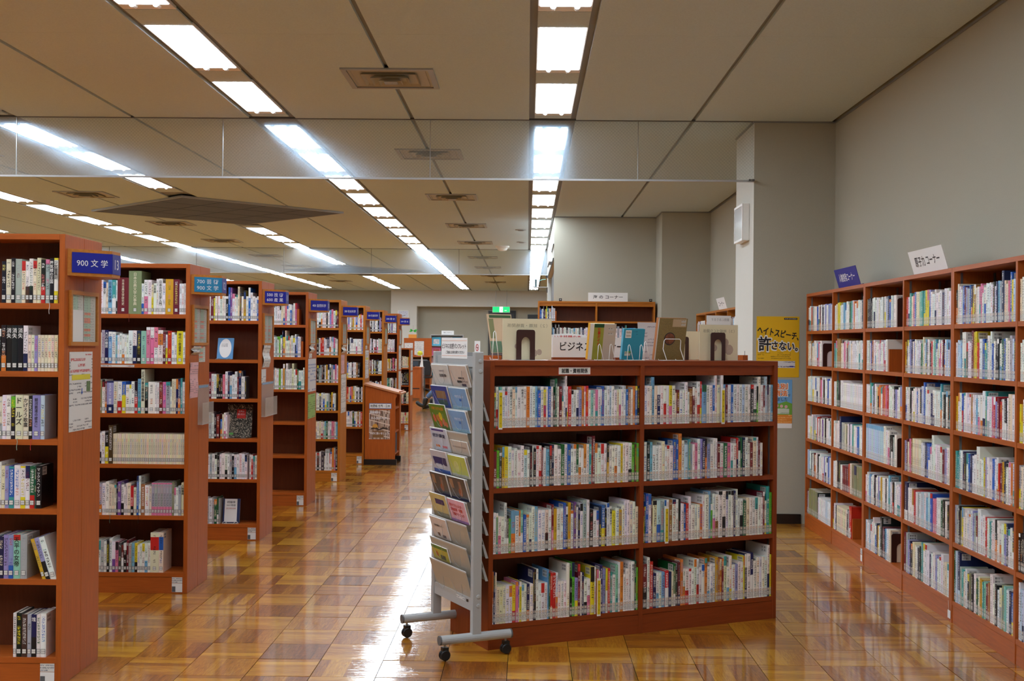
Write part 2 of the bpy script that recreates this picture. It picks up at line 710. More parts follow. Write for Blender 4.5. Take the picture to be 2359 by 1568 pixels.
    for _, i, j in rest:
        if X0 + i * P < 6.0 and X0 + i * P > -12.0:
            tile(i, j, mb, ids)
    o = mb.build('parquet_field', m, base)
    attach(o.data, ids)
    o['kind'] = 'stuff'


def ceiling():
    base = tag(box('ceiling', (-12.1, -4.1, CH + .025), (6.1, 45.6, CH + .12), M_CGREY), kind='structure')
    bands = []
    hw, joint = 0.205, 0.018
    xs = sorted(STRIPS)
    edges = []
    for s in xs:
        edges.append((s - hw, s + hw))
    cuts = [-12.0]
    for k, s in enumerate(xs):
        cuts += [s - hw, s + hw]
    cuts.append(6.0)
    for k in range(0, len(cuts), 2):
        a, b = cuts[k], cuts[k + 1]
        if k == len(cuts) - 2:
            mids = [1.435, 2.66, 4.0]
        elif k == 0:
            mids = []
        else:
            mids = [(a + b) / 2]
        seg = [a] + mids + [b]
        for q in range(len(seg) - 1):
            bands.append((seg[q] + (joint if q > 0 else 0), seg[q + 1] - (joint if q < len(seg) - 2 else 0)))
    ys = [-4.1, -1.0, 2.65, 7.74, 10.66, 14.3, 17.95, 21.6, 25.3, 29, 32.6, 36.3, 40, 45.6]
    vents = [(-1.03, y) for y in VY] + [(-5.96, y) for y in VY]
    for a, b in bands:
        for y0, y1 in zip(ys, ys[1:]):
            if a > 2.6 and y1 < 25.4:
                continue
            box('ceiling_panel', (a, y0 + .0015, CH), (b, y1 - .0015, CH + .024), M_CEIL, base)
    # filler plates in the light channels
    for s in STRIPS:
        for fx in (FIX0, FIX1, FIX2):
            ff = sorted(fx)
            for k, y in enumerate(ff):
                e = ff[k + 1] if k + 1 < len(ff) else (10.6 if fx is FIX0 else 25.25 if fx is FIX1 else 45.4)
                box('channel_filler', (s - .158, y + 1.285, CH), (s + .158, e - .012, CH + .012), M_CEIL, base)


VY = [9.02, 12.62, 16.3, 20.2, 23.6, 27.6, 31.2, 35.0, 38.6]


def ceiling_fittings():
    em = mat('fluorescent', (240, 246, 255), .5, emit=LAMP)
    MATS['fluorescent'].node_tree.nodes['Principled BSDF'].inputs['Emission Color'].default_value = (0.84, 0.945, 1.06, 1)
    rn = {0: 'row beside the right wall', 1: 'row over the aisle', 2: 'row with gaps at the grey diamonds', 3: 'row left of the grey diamonds', 4: 'leftmost row'}
    proto = None
    for si, s in enumerate(STRIPS):
        for zi, (fx, zn) in enumerate(((FIX0, 'before the first glass screen'), (FIX1, 'between the glass screens'), (FIX2, 'beyond the second glass screen'))):
            for k, y in enumerate(sorted(fx)):
                if si == 2 and (14.6 < y < 20.4 or 29.8 < y < 35.0):
                    continue
                if zi == 0 and y < -2:
                    continue
                # only what the picture can show of the outer rows
                lab = f'{ordinal(k + 1)} fluorescent panel {zn}, {rn[si]}'
                if proto is None:
                    t = proto = thing('ceiling_light', lab, 'ceiling light', T(s, y, CH), 'recessed fluorescent ceiling lights')
                    MB().box((-.158, 0, 0), (.158, 1.275, .02)).build('housing', M_WHITE, t)
                    MB().box((-.146, .012, -.003), (.146, 1.16, -.0005)).build('diffuser', em, t)
                    for q in (-.07, .07):
                        MB().tube([(q, 1.16, .0), (q, 1.215, .004)], .019, 10).build('lamp_socket', M_WHITE, t)
                        MB().tube([(q, 1.161, -.004), (q, 1.168, -.004)], .013, 10).build('lamp_end', em, t)
                else:
                    t = copy_tree(proto, T(s, y, CH))
                    t['label'] = lab
    # square air diffusers
    pv = None
    fr = mat('vent_frame', (160, 166, 168), .45)
    iv = mat('vent_inner', (176, 174, 156), .5)
    for xi, X in enumerate((-1.03, -5.96)):
        for k, y in enumerate(VY):
            lab = f'{ordinal(k + 1)} square air vent from the front, in the line {"over the aisle" if xi == 0 else "over the bookcase rows"}'
            if pv is None:
                t = pv = thing('ceiling_vent', lab, 'air vent', T(X, y, CH), 'square ceiling air vents')
                m = MB()
                a, b = .335, .295
                for p, q in (((-a, -a), (a, -b)), ((-a, b), (a, a)), ((-a, -b), (-b, b)), ((b, -b), (a, b))):
                    m.box((p[0], p[1], -.012), (q[0], q[1], 0))
                m.build('frame', fr, t)
                box('throat', (-.295, -.295, -.002), (.295, .295, .0), iv, t)
                for r, z in ((.275, -.004), (.205, -.016), (.14, -.028), (.085, -.036)):
                    m = MB()
                    c = r - .035
                    for (x0, y0), (x1, y1) in (((-r, -r), (r, -r)), ((r, -r), (r, r)), ((r, r), (-r, r)), ((-r, r), (-r, -r))):
                        f = c / r
                        m.quad([(x0, y0, z), (x1, y1, z), (x1 * f, y1 * f, z + .03), (x0 * f, y0 * f, z + .03)])
                        m.quad([(x0, y0, z - .002), (x0 * f, y0 * f, z + .028), (x1 * f, y1 * f, z + .028), (x1, y1, z - .002)])
                    m.build('blade', iv, t)
                box('core', (-.05, -.05, -.038), (.05, .05, -.034), fr, t)
            else:
                t = copy_tree(pv, T(X, y, CH))
                t['label'] = lab
    # grey diamond shaped louvre fields
    gm = mat('louvre_grey', (84, 98, 122), .7, noise=.15, scale=120)
    for k, cy in enumerate((18.25, 32.8)):
        t = thing('ceiling_grille', ['large dark grey diamond grille in the ceiling, nearer of the two', 'far dark grey diamond grille seen through the second glass screen'][k],
                  'ceiling grille', T(-4.69, cy, CH - .015) @ RZ(45), 'diamond ceiling grilles')
        n, w = 4, .66
        h = n * w / 2
        for i in range(n):
            for j in range(n):
                box('grille_panel', (-h + i * w + .010, -h + j * w + .010, -.012), (-h + (i + 1) * w - .010, -h + (j + 1) * w - .010, .004), gm, t)
        m = MB()
        for p, q in (((-h - .03, -h - .03), (h + .03, -h)), ((-h - .03, h), (h + .03, h + .03)), ((-h - .03, -h), (-h, h)), ((h, -h), (h + .03, h))):
            m.box((p[0], p[1], -.012), (q[0], q[1], .015))
        m.build('frame', fr, t)
        box('backing', (-h, -h, .004), (h, h, .014), M_CGREY, t)
    # small round fittings
    for k, (x, y) in enumerate(((-.13, 20.9), (-.13, 23.4))):
        t = thing('speaker_grille', ['small round ceiling fitting beside the light row, nearer one', 'small round ceiling fitting beside the light row, farther one'][k], 'ceiling fitting', T(x, y, CH))
        MB().lathe([(.0, -.012), (.08, -.012), (.1, -.006), (.1, 0)]).build('rim', fr, t, smooth=True)
        MB().lathe([(0, -.02), (.045, -.02), (.06, -.012)]).build('cone', M_GREYD, t, smooth=True)
    t = thing('smoke_detector', 'round cream smoke detector on the ceiling before the second glass screen', 'smoke detector', T(-.52, 24.4, CH))
    MB().lathe([(.14, 0), (.14, -.03), (.12, -.04)]).build('base', M_WHITE, t, smooth=True)
    MB().lathe([(.11, -.04), (.09, -.085), (.05, -.1), (0, -.1)]).build('cap', M_WHITE, t, smooth=True)


def glass_screens():
    for k, (y, x0, x1, sm, nm) in enumerate(((10.67, -12.0, 1.97, [-4.525 - .0 + 1.826 * (i - 4) for i in range(0, 8)], 'first'), (25.3, -12.0, 0.40, [-9.2 + 2.74 * i for i in range(4)], 'second'))):
        t = thing('smoke_screen', ['wired glass screen hanging from the ceiling, nearer one ending at the white column', 'clear glass screen hanging from the ceiling, farther one'][k], 'glass screen', T(0, y, 0), 'hanging glass smoke screens')
        if k == 0:
            cuts = [-11.83, -10.0, -8.18, -6.35, -4.525, -2.70, -.87, .955]
        else:
            cuts = [-10.6, -8.76, -6.93, -5.1, -3.27, -1.44]
        xs = [x0] + cuts + [x1]
        z0 = CH - .515
        for a, b in zip(xs, xs[1:]):
            if b - a < .05:
                continue
            box('glass_pane', (a + .002, -.003, z0), (b - .002, .003, CH), M_GLASS if k == 0 else M_GLASS2, t)
        for c in cuts:
            box('joint_strip', (c - .003, -.005, z0), (c + .003, .005, CH), M_STEEL if k == 0 else M_GREYD, t)
        box('bottom_rail', (x0, -.008, z0 - .016), (x1, .008, z0), M_GREY, t)
        box('top_channel', (x0, -.012, CH - .006), (x1, .012, CH + .012), M_GREYD, t)
    # short return piece against the column
    t = thing('screen_bracket', 'small grey clamp holding the wired glass screen to the white column', 'bracket', T(1.965, 10.60, 0))
    box('clamp', (-.05, 0, 2.985), (.0, .055, 3.0), M_GREYD, t)
    box('bolt', (-.035, -.006, 2.988), (-.02, .0, 2.998), M_STEEL, t)


structure()
floor_tiles()
ceiling()
glass_screens()
ceiling_fittings()

# ------------------------------------------------------------------ bookcases
def bookcase(label, M, nb, bay, depth, height, shelves, wood_v, wood_h, fascia=0.0, strips=True, name='bookcase', empty=(), group='bookcases'):
    """x along the front, y into the depth, z up; shelves = heights of the shelf tops"""
    t = thing(name, label, 'bookcase', M, group)
    th = .025
    W = nb * bay + th
    for i in range(nb + 1):
        x = i * bay
        end = i in (0, nb)
        box('side_panel' if end else 'divider', (x, 0, 0), (x + th, depth, height - .025 if not end else height), wood_v, t, bevel=.0015)
    box('top_board', (th, 0.0, height - .025), (W - th, depth, height), wood_h, t)
    if fascia:
        for i in range(nb):
            box('fascia', (i * bay + th, .012, height - .025 - fascia), ((i + 1) * bay, .03, height - .025), wood_h, t)
    box('back_panel', (th, depth - .008, .02), (W - th, depth, height - .025), W_BACK, t)
    for i in range(nb):
        x0, x1 = i * bay + th, (i + 1) * bay
        for k, z in enumerate(shelves):
            box('shelf', (x0 + .0005, 0.002, z - .025), (x1 - .0005, depth - .009, z), wood_h, t)
        box('kickboard', (x0, .004, 0), (x1, .022, shelves[-1] - .027), wood_h, t)
        if strips:
            m = MB()
            for xx in (x0 + .0005, x1 - .0045):
                for yy in (.035, depth - .05):
                    m.box((xx, yy, shelves[-1]), (xx + .004, yy + .013, height - .03))
            m.build('shelf_rail', M_STEEL, t)
    return t


PAL = dict(
    w=(243, 243, 241), c=(238, 228, 198), g=(176, 182, 184), b=(38, 98, 190), B=(24, 36, 84), s=(118, 178, 216), t=(64, 160, 160), m=(140, 208, 186),
    r=(204, 44, 40), R=(116, 30, 46), p=(226, 126, 164), o=(226, 132, 52), O=(166, 118, 62), y=(232, 216, 44), Y=(214, 168, 40), l=(104, 190, 50),
    G=(28, 96, 60), v=(120, 72, 150), V=(150, 152, 206), k=(26, 25, 30), K=(66, 66, 70), U=(140, 142, 100), N=(84, 56, 40), h=(200, 222, 238))
CNAME = dict(w='white', c='cream', g='grey', b='blue', B='navy', s='light blue', t='teal', m='mint', r='red', R='maroon', p='pink', o='orange', O='tan', y='yellow',
             Y='mustard', l='lime green', G='dark green', v='purple', V='lavender', k='black', K='dark grey', U='olive', N='brown', h='pale blue')
HCL = {1: 165, 2: 175, 3: 182, 4: 188, 5: 197, 6: 210, 7: 226, 8: 250, 9: 278}
LIGHTC = set('wcgsmpoyYlVhU')


def book_material():
    m = bpy.data.materials.new('book_cover')
    t = NT(m)
    ck, ct, cb, pr = (t.attr(a) for a in ('ck', 'ct', 'cb', 'pr'))
    seed, Wd, mode = t.sep(pr.outputs['Color'])
    H = pr.outputs['Alpha']
    u, v, _ = t.sep(t.uv())
    ab = lambda x: t.m('ABSOLUTE', x)
    lt = lambda a, b: t.m('LESS_THAN', a, b)
    gt = lambda a, b: t.m('GREATER_THAN', a, b)
    sub = lambda a, b: t.m('SUBTRACT', a, b)
    add = lambda a, b: t.m('ADD', a, b)
    mul = t.mul
    fl = lambda x: t.m('FLOOR', x)
    fr = lambda x: t.m('FRACT', x)
    spine = mul(gt(mode, .2), sub(1.0, mul(gt(mode, .7), lt(mode, .8))))
    side = mul(gt(mode, .7), lt(mode, .8))
    # colour block on the spine
    r7 = t.white(t.comb(mul(seed, 7.13), 1.7, 0))
    r8 = t.white(t.comb(mul(seed, 3.71), 5.2, 0))
    lowb = mul(lt(r7, .5), lt(v, add(.055, mul(r8, mul(H, .3)))))
    upb = mul(gt(r7, .5), gt(v, sub(H, mul(H, add(.07, mul(r8, .25))))))
    A = cb.outputs['Alpha']
    fixu = mul(gt(A, .5), lt(A, .7), gt(v, mul(H, .56)), lt(v, mul(H, .89)))
    fixl = mul(gt(A, .2), lt(A, .4), add(lt(v, mul(H, .27)), gt(v, mul(H, .955))))
    block = mul(add(mul(add(lowb, upb), gt(A, .9)), add(fixu, fixl)), spine)
    col = t.mix(block, ck.outputs['Color'], cb.outputs['Color'])
    # pseudo lettering
    ts = t.m('MINIMUM', t.m('MAXIMUM', mul(Wd, .62), .005), .0135)
    inr = lt(ab(u), mul(ts, .5))
    cell = fr(t.m('DIVIDE', v, ts))
    g = gt(t.white(t.comb(fl(add(mul(t.m('DIVIDE', u, ts), 6.0), .5)), fl(mul(t.m('DIVIDE', v, ts), 6.0)), mul(seed, 77.0))), .5)
    gap = mul(gt(cell, .1), lt(cell, .9))
    seg = gt(t.white(t.comb(fl(add(t.m('DIVIDE', v, .028), mul(seed, 7.0))), mul(seed, 55.0), 0)), .26)
    rng = mul(gt(v, .058), lt(v, sub(H, .014)))
    tx = mul(inr, g, gap, seg, rng, spine, ct.outputs['Alpha'])
    alt = gt(t.white(t.comb(fl(t.m('DIVIDE', v, .045)), mul(seed, 21.0), 3.0)), .72)
    tcol = t.mix(mul(alt, .8), ct.outputs['Color'], cb.outputs['Color'])
    col = t.mix(mul(tx, .85), col, tcol)
    # shelf label under clear tape: island and wall style (mode .5)
    isl = mul(gt(mode, .4), lt(mode, .6))
    tape = mul(isl, lt(v, .052), gt(v, .006))
    col = t.mix(mul(tape, .38), col, lin((206, 204, 200)))
    ln = mul(isl, t.m('MAXIMUM', lt(ab(sub(v, .0095)), .0007), lt(ab(sub(v, .0335)), .0007)))
    hw = t.m('MINIMUM', mul(Wd, .43), .0085)
    rect = mul(isl, lt(ab(u), hw), gt(v, .012), lt(v, .031))
    dig = gt(t.white(t.comb(fl(mul(u, 700.0)), fl(mul(v, 420.0)), seed)), .62)
    col = t.mix(mul(rect, .8), col, lin((222, 222, 218)))
    col = t.mix(mul(rect, dig, .55), col, lin((60, 60, 66)))
    col = t.mix(mul(ln, .75), col, lin((50, 50, 60)))
    dy = sub(v, .0425)
    rr = t.m('SQRT', add(mul(u, u), mul(dy, dy)))
    cr = t.m('MINIMUM', mul(Wd, .44), .0068)
    circ = mul(isl, lt(rr, cr))
    ring = mul(circ, gt(rr, mul(cr, .72)))
    col = t.mix(mul(circ, .8), col, lin((226, 214, 196)))
    col = t.mix(mul(ring, .6), col, lin((150, 90, 90)))
    # square boxed label of the literature rows (mode .3)
    sq = mul(gt(mode, .25), lt(mode, .35))
    hw2 = t.m('MINIMUM', mul(Wd, .45), .0095)
    bx = mul(sq, lt(ab(u), hw2), lt(ab(sub(v, .026)), .0105))
    inn = mul(lt(ab(u), sub(hw2, .0014)), lt(ab(sub(v, .026)), .0091))
    col = t.mix(mul(bx, .85), col, lin((42, 44, 56)))
    col = t.mix(mul(bx, inn, .88), col, lin((220, 220, 216)))
    col = t.mix(mul(bx, inn, dig, .4), col, lin((70, 70, 76)))
    tp2 = mul(sq, t.m('MAXIMUM', lt(ab(sub(v, .014)), .0006), lt(ab(sub(v, .038)), .0006)))
    col = t.mix(mul(tp2, .5), col, lin((90, 90, 96)))
    # bar codes on the back covers
    inb = mul(side, gt(u, .012), lt(u, .050), t.m('MAXIMUM', mul(gt(v, .010), lt(v, .021)), mul(gt(v, .027), lt(v, .038))))
    pan = mul(side, gt(u, .008), lt(u, .058), gt(v, .006), lt(v, .043))
    bars = gt(t.white(t.comb(fl(mul(u, 900.0)), 0, seed)), .42)
    col = t.mix(mul(pan, .75), col, lin((226, 224, 220)))
    col = t.mix(mul(inb, bars, .8), col, lin((26, 26, 30)))
    t.set(Base_Color=col, Roughness=.36)
    return m


M_BOOK = book_material()
M_PAGE = mat('book_pages', (232, 228, 216), .8)
M_CALL = printed('call_number', (226, 226, 222), (60, 60, 66), .006, 4.0, dens=.4)
BOOKS = []       # every upright book: dict(M, w, h, d, col, tcol, bcol, seed, mode, title, ctx, n, group)


def bfaces(b, pages=True):
    """[(points, uv, mode, slot)] of one book; x across the spine, y into the shelf, z up, spine at y = 0"""
    w, h, d = b['w'], b['h'], b['d']
    x = w / 2
    t = min(.002, w * .18)
    e = .003
    bu = min(.0022, w * .12)
    xs = [(-x, .0), (-x * .5, -bu), (x * .5, -bu), (x, .0)]
    out = []
    sm = b['mode']
    for (a, p), (c, q) in zip(xs, xs[1:]):
        out.append(([(a, p, 0), (c, q, 0), (c, q, h), (a, p, h)], [(a, 0), (c, 0), (c, h), (a, h)], sm, 0))
    out.append(([(-x, d, 0), (-x, 0, 0), (-x, 0, h), (-x, d, h)], [(d, h), (0, h), (0, 0), (d, 0)], .75, 0))
    out.append(([(x, 0, 0), (x, d, 0), (x, d, h), (x, 0, h)], [(0, h), (d, h), (d, 0), (0, 0)], .75 if b['seed'] > .5 else 0, 0))
    out.append(([(-x, 0, h), (-x + t, t, h), (-x + t, d, h), (-x, d, h)], None, 0, 0))
    out.append(([(x, 0, h), (x, d, h), (x - t, d, h), (x - t, t, h)], None, 0, 0))
    out.append(([(-x, 0, h), (-x * .5, -bu, h), (x * .5, -bu, h), (x, 0, h), (x - t, t, h), (-x + t, t, h)], None, 0, 0))
    out.append(([(x, d, 0), (-x, d, 0), (-x, d, h), (x, d, h)], None, 0, 1 if pages else 0))
    out.append(([(-x + t, t, h), (-x + t, t, h - e), (-x + t, d, h - e), (-x + t, d, h)], None, 0, 0))
    out.append(([(x - t, t, h), (x - t, d, h), (x - t, d, h - e), (x - t, t, h - e)], None, 0, 0))
    out.append(([(-x + t, t, h), (x - t, t, h), (x - t, t, h - e), (-x + t, t, h - e)], None, 0, 0))
    if pages:
        out.append(([(-x + t, t, h - e), (x - t, t, h - e), (x - t, d, h - e), (-x + t, d, h - e)], None, 0, 1))
    return out


def book_attrs(me, rows):
    for k, nm in enumerate(('ck', 'ct', 'cb', 'pr')):
        a = me.attributes.new(nm, 'FLOAT_COLOR', 'FACE')
        d = []
        for r in rows:
            d += r[k]
        a.data.foreach_set('color', d)


def brow(b, mode):
    return ([*lin(b['rgb']), 1.0], [*lin(b['trgb']), 0.0 if b['title'] else 1.0], [*lin(b['brgb']), float(b['band'] or 0.0)], [b['seed'], b['w'], mode, b['h']])


def jit(rgb, r, a=12):
    return tuple(min(255, max(0, v + r.uniform(-a, a))) for v in rgb)


TOK = re.compile(r'^([A-Za-z])(\d\d+)?(?:([/+-])([A-Za-z]))?(?:\^(\d+))?(~)?(?:\{(.+)\}([A-Za-z]))?$')


def parse(spec, r, heights, wd):
    out = []
    for tk in spec.split():
        rep = 1
        mm = re.match(r'^(\d+)\*(.+)$', tk)
        if mm:
            rep, tk = int(mm.group(1)), mm.group(2)
        if tk[0] == '=':
            for c, dg in re.findall(r'([A-Za-z])(\d)?', tk[1:]):
                h = HCL[int(dg)] if dg else r.choice(heights)
                out.append(dict(k='b', c=c, b=None, w=r.uniform(*wd) / 1000, h=(h + r.uniform(-2, 2)) / 1000, lean=0, title=None, tc=None, sd=None, bm=1.0))
        elif tk[0] == '_':
            out.append(dict(k='gap', w=int(tk[1:]) / 1000))
        elif tk[0] == '|':
            out.append(dict(k='div', w=.004, text=tk[1:]))
        elif tk[0] == '@':
            out.append(dict(k='end', w=.004, wood=False, deep=tk[1:] == 'd'))
        elif tk[0] == '#':
            out.append(dict(k='end', w=.022, wood=True, deep=False))
        else:
            g = TOK.match(tk)
            if not g:
                for c, dg in re.findall(r'([A-Za-z])(\d)?', tk):
                    h = HCL[int(dg)] if dg and dg != '0' else r.choice(heights)
                    out.append(dict(k='b', c=c, b=None, w=r.uniform(*wd) / 1000, h=h / 1000, lean=0, title=None, tc=None, sd=None, bm=1.0))
                continue
            c, w, bm, b, h, ln, ti, tc = g.groups()
            sd = r.random() if rep > 1 else None
            for _ in range(rep):
                out.append(dict(k='b', c=c, b=b, w=(int(w) if w else r.uniform(*wd)) / 1000, h=(int(h) if h else r.choice(heights)) / 1000 + (0 if rep > 1 else r.uniform(-.001, .001)), lean=1 if ln else 0, title=ti, tc=tc, sd=sd, bm={'+': .6, '-': .3}.get(bm, 1.0)))
    return out


def divider(M, x, y, z, text, lab):
    t = thing('index_divider', lab, 'shelf divider', M @ T(x, y, z), 'yellow index dividers')
    box('plate', (-.001, -.024, 0), (.001, .10, .195), M_ACRYL, t)
    MB().box((-.011, -.026, -.006), (.011, -.0245, .192)).build('face', M_WHITE, t)
    MB().box((-.0085, -.0268, .003), (.0085, -.026, .181)).build('yellow_strip', mat('index_yellow', (222, 200, 20), .4), t)
    n = len(text)
    for k, ch in enumerate(text):
        letters(ch, M_INK, t, frame((0, -.0268, .0), (1, 0, 0)), .008, .009, 0, .16 - k * (.135 / max(1, n - 1)), keep=True)


def bookend(M, x, y, z, lab, wooden=False, h=.19):
    t = thing('bookend', lab, 'bookend', M @ T(x, y, z), 'bookends')
    if wooden:
        MB().box((0, 0, 0), (.02, .11, .15)).build('block', W_RED, t)
        MB().box((-.05, .03, 0), (0, .1, .002)).build('foot', M_STEEL, t)
        return
    m = MB()
    a, b, r = 0.0, .13, .012
    o = [(a, 0), (a, h - r), (a + .004, h - .004), (a + r, h), (b - r, h), (b - .004, h - .004), (b, h - r), (b, 0)]
    inn = [(b - .035, 0), (b - .035, .09)] + [(.065 + .03 * math.cos(q), .095 + .032 * math.sin(q)) for q in [math.pi * k / 8 for k in range(1, 8)]] + [(.035, .09), (.035, 0)]
    m.prism(o + inn, 0, .002, M=Matrix(((0, 1, 0, 0), (1, 0, 0, 0), (0, 0, 1, 0), (0, 0, 0, 1))))
    m.build('plate', M_BROWN, t)
    MB().box((-.07, .038, 0), (0, .092, .0015)).build('foot', M_BROWN, t)


def lay(cell, M, x0, x1, z, spec, ctx, group, mode=.5, align='fill', heights=(188, 188, 190, 196, 210, 210), wd=(13, 20), inset=.012, side='left', part=''):
    """a row of books from x0 to x1 on a shelf of the bookcase frame M"""
    r = random.Random(cell)
    it = parse(spec, r, heights, wd)
    tot = sum(i['w'] for i in it)
    sc = 1.0
    if align == 'fill':
        fix = sum(i['w'] for i in it if i['k'] != 'b')
        sc = (x1 - x0 - .004 - fix) / max(.001, tot - fix)
        tot = x1 - x0 - .004
    x = x0 + .002 if align != 'right' else x1 - .002 - tot
    nb = sum(1 for i in it if i['k'] == 'b')
    n = 0
    for i in it:
        if i['k'] == 'gap':
            x += i['w']
            continue
        if i['k'] == 'div':
            divider(M, x + .002, inset, z, i['text'], f"yellow index divider lettered {i['text']} {ctx}")
            x += i['w']
            continue
        if i['k'] == 'end':
            bookend(M, x + .001, .02 if not i['deep'] else .03, z, f"{'wooden' if i['wood'] else 'brown metal'} bookend {ctx}", i['wood'])
            x += i['w']
            continue
        n += 1
        w = i['w'] * sc
        d = min(.205, i['h'] * .70)
        y = inset + r.uniform(0, .004)
        c = i['c']
        A = T(x + w / 2, y, z)
        foot = w
        if i['lean']:
            a = 17
            foot = w / math.cos(math.radians(a))
            A = T(x + foot, y, z) @ RY(-a) @ T(-w / 2, 0, 0)
        elif r.random() < .12 and not i['title']:
            A = A @ RZ(r.uniform(-1.0, 1.0))
        light = c in LIGHTC
        tc = i['tc'] or (r.choice('kkkkKBbrRG') if light else r.choice('wwwwyc'))
        bc = i['b'] or (r.choice('rbskpoytBg') if light else r.choice('wwryo'))
        band = bool(i['b']) or (i['sd'] is None and r.random() < .22 and not i['title'] and nb != n)
        k = n if side == 'left' else nb - n + 1
        BOOKS.append(dict(M=M @ A, w=w - .0006, h=i['h'], d=d, c=c, rgb=jit(PAL[c], r, 9), trgb=PAL[tc], brgb=PAL[bc], band=band and i['bm'], seed=r.random() if i['sd'] is None else i['sd'], mode=mode,
                          title=i['title'], tc=tc, ctx=ctx, n=k, side=side, group=group, part=part))
        x += foot


def emit_books():
    used = {}
    for b in BOOKS:
        p = b['M'] @ Vector((0, 0, b['h'] / 2))
        px, py, z = pix(p)
        nrm = (b['M'].to_3x3() @ Vector((0, -1, 0)))
        vd = (EYE - p).normalized()
        b['score'] = b['w'] * b['h'] * max(.05, nrm.dot(vd)) / z ** 2 * (1 if -5 < px < IW + 5 and 0 < py < IH + 10 else 0)
        if b['title']:
            b['score'] *= 3
    BOOKS.sort(key=lambda b: -b['score'])
    top, rest = BOOKS[:296], BOOKS[296:]
    for b in top:
        mb = MB()
        rows = []
        b['sm'] = b['mode']
        for pts, uv, mode, slot in bfaces(b, False):
            mb.quad(pts, 0, uv)
            rows.append(brow(b, mode if mode != .3 else .95))
        o = mb.build('book', M_BOOK)
        book_attrs(o.data, rows)
        o.matrix_world = b['M']
        sz = 'tall' if b['h'] > .222 else 'small' if b['h'] < .17 else 'thick' if b['w'] > .026 else 'thin' if b['w'] < .012 else 'slim' if b['w'] < .015 else 'upright'
        if b['title'] and b['title'] not in used:
            lab = f"{CNAME[b['c']]} book titled {b['title']}, {ordinal(b['n'])} from the {b['side']} {b['ctx']}"
        else:
            lab = f"{sz} {CNAME[b['c']]} book, {ordinal(b['n'])} from the {b['side']} {b['ctx']}"
        tag(o, lab, 'book', b['group'])
        w, h, d = b['w'], b['h'], b['d']
        tt = min(.002, w * .18)
        MB().box((-w / 2 + tt, tt, .0015), (w / 2 - tt, d - .001, h - .003)).build('page_block', M_PAGE, o)
        if b['mode'] == .3:
            hw = min(w * .43, .0095)
            MB().box((-hw, -min(.0022, w * .12) - .0007, .0155), (hw, -min(.0022, w * .12) - .0003, .0365)).build('label_border', M_INK, o)
            hw -= .0013
            MB().box((-hw, -min(.0022, w * .12) - .0010, .0168), (hw, -min(.0022, w * .12) - .0007, .0352)).build('call_number_label', M_CALL, o)
        if b['title']:
            n = len(b['title'])
            ch = min(w * .84, (h - .07) / n * .95, .03)
            letters(b['title'], MATS['ink_' + b['tc']] if 'ink_' + b['tc'] in MATS else mat('ink_' + b['tc'], PAL[b['tc']], .5), o,
                    frame((0, -min(.0022, w * .12) - .0006, 0), (1, 0, 0)), ch, ch * n * 1.08, 0, h - .012 - ch * n * .54, vertical=True, bold=.011)
    v, f, mi, uvs, rows = [], [], [], [], []
    mb = MB()
    for b in rest:
        M = b['M']
        for pts, uv, mode, slot in bfaces(b, True):
            mb.quad([M @ Vector(p) for p in pts], slot, uv)
            rows.append(brow(dict(b, title=None), mode))
    o = mb.build('books', [M_BOOK, M_PAGE])
    book_attrs(o.data, rows)
    tag(o, 'upright books filling the farther shelves and the smaller spines', 'book', kind='stuff')


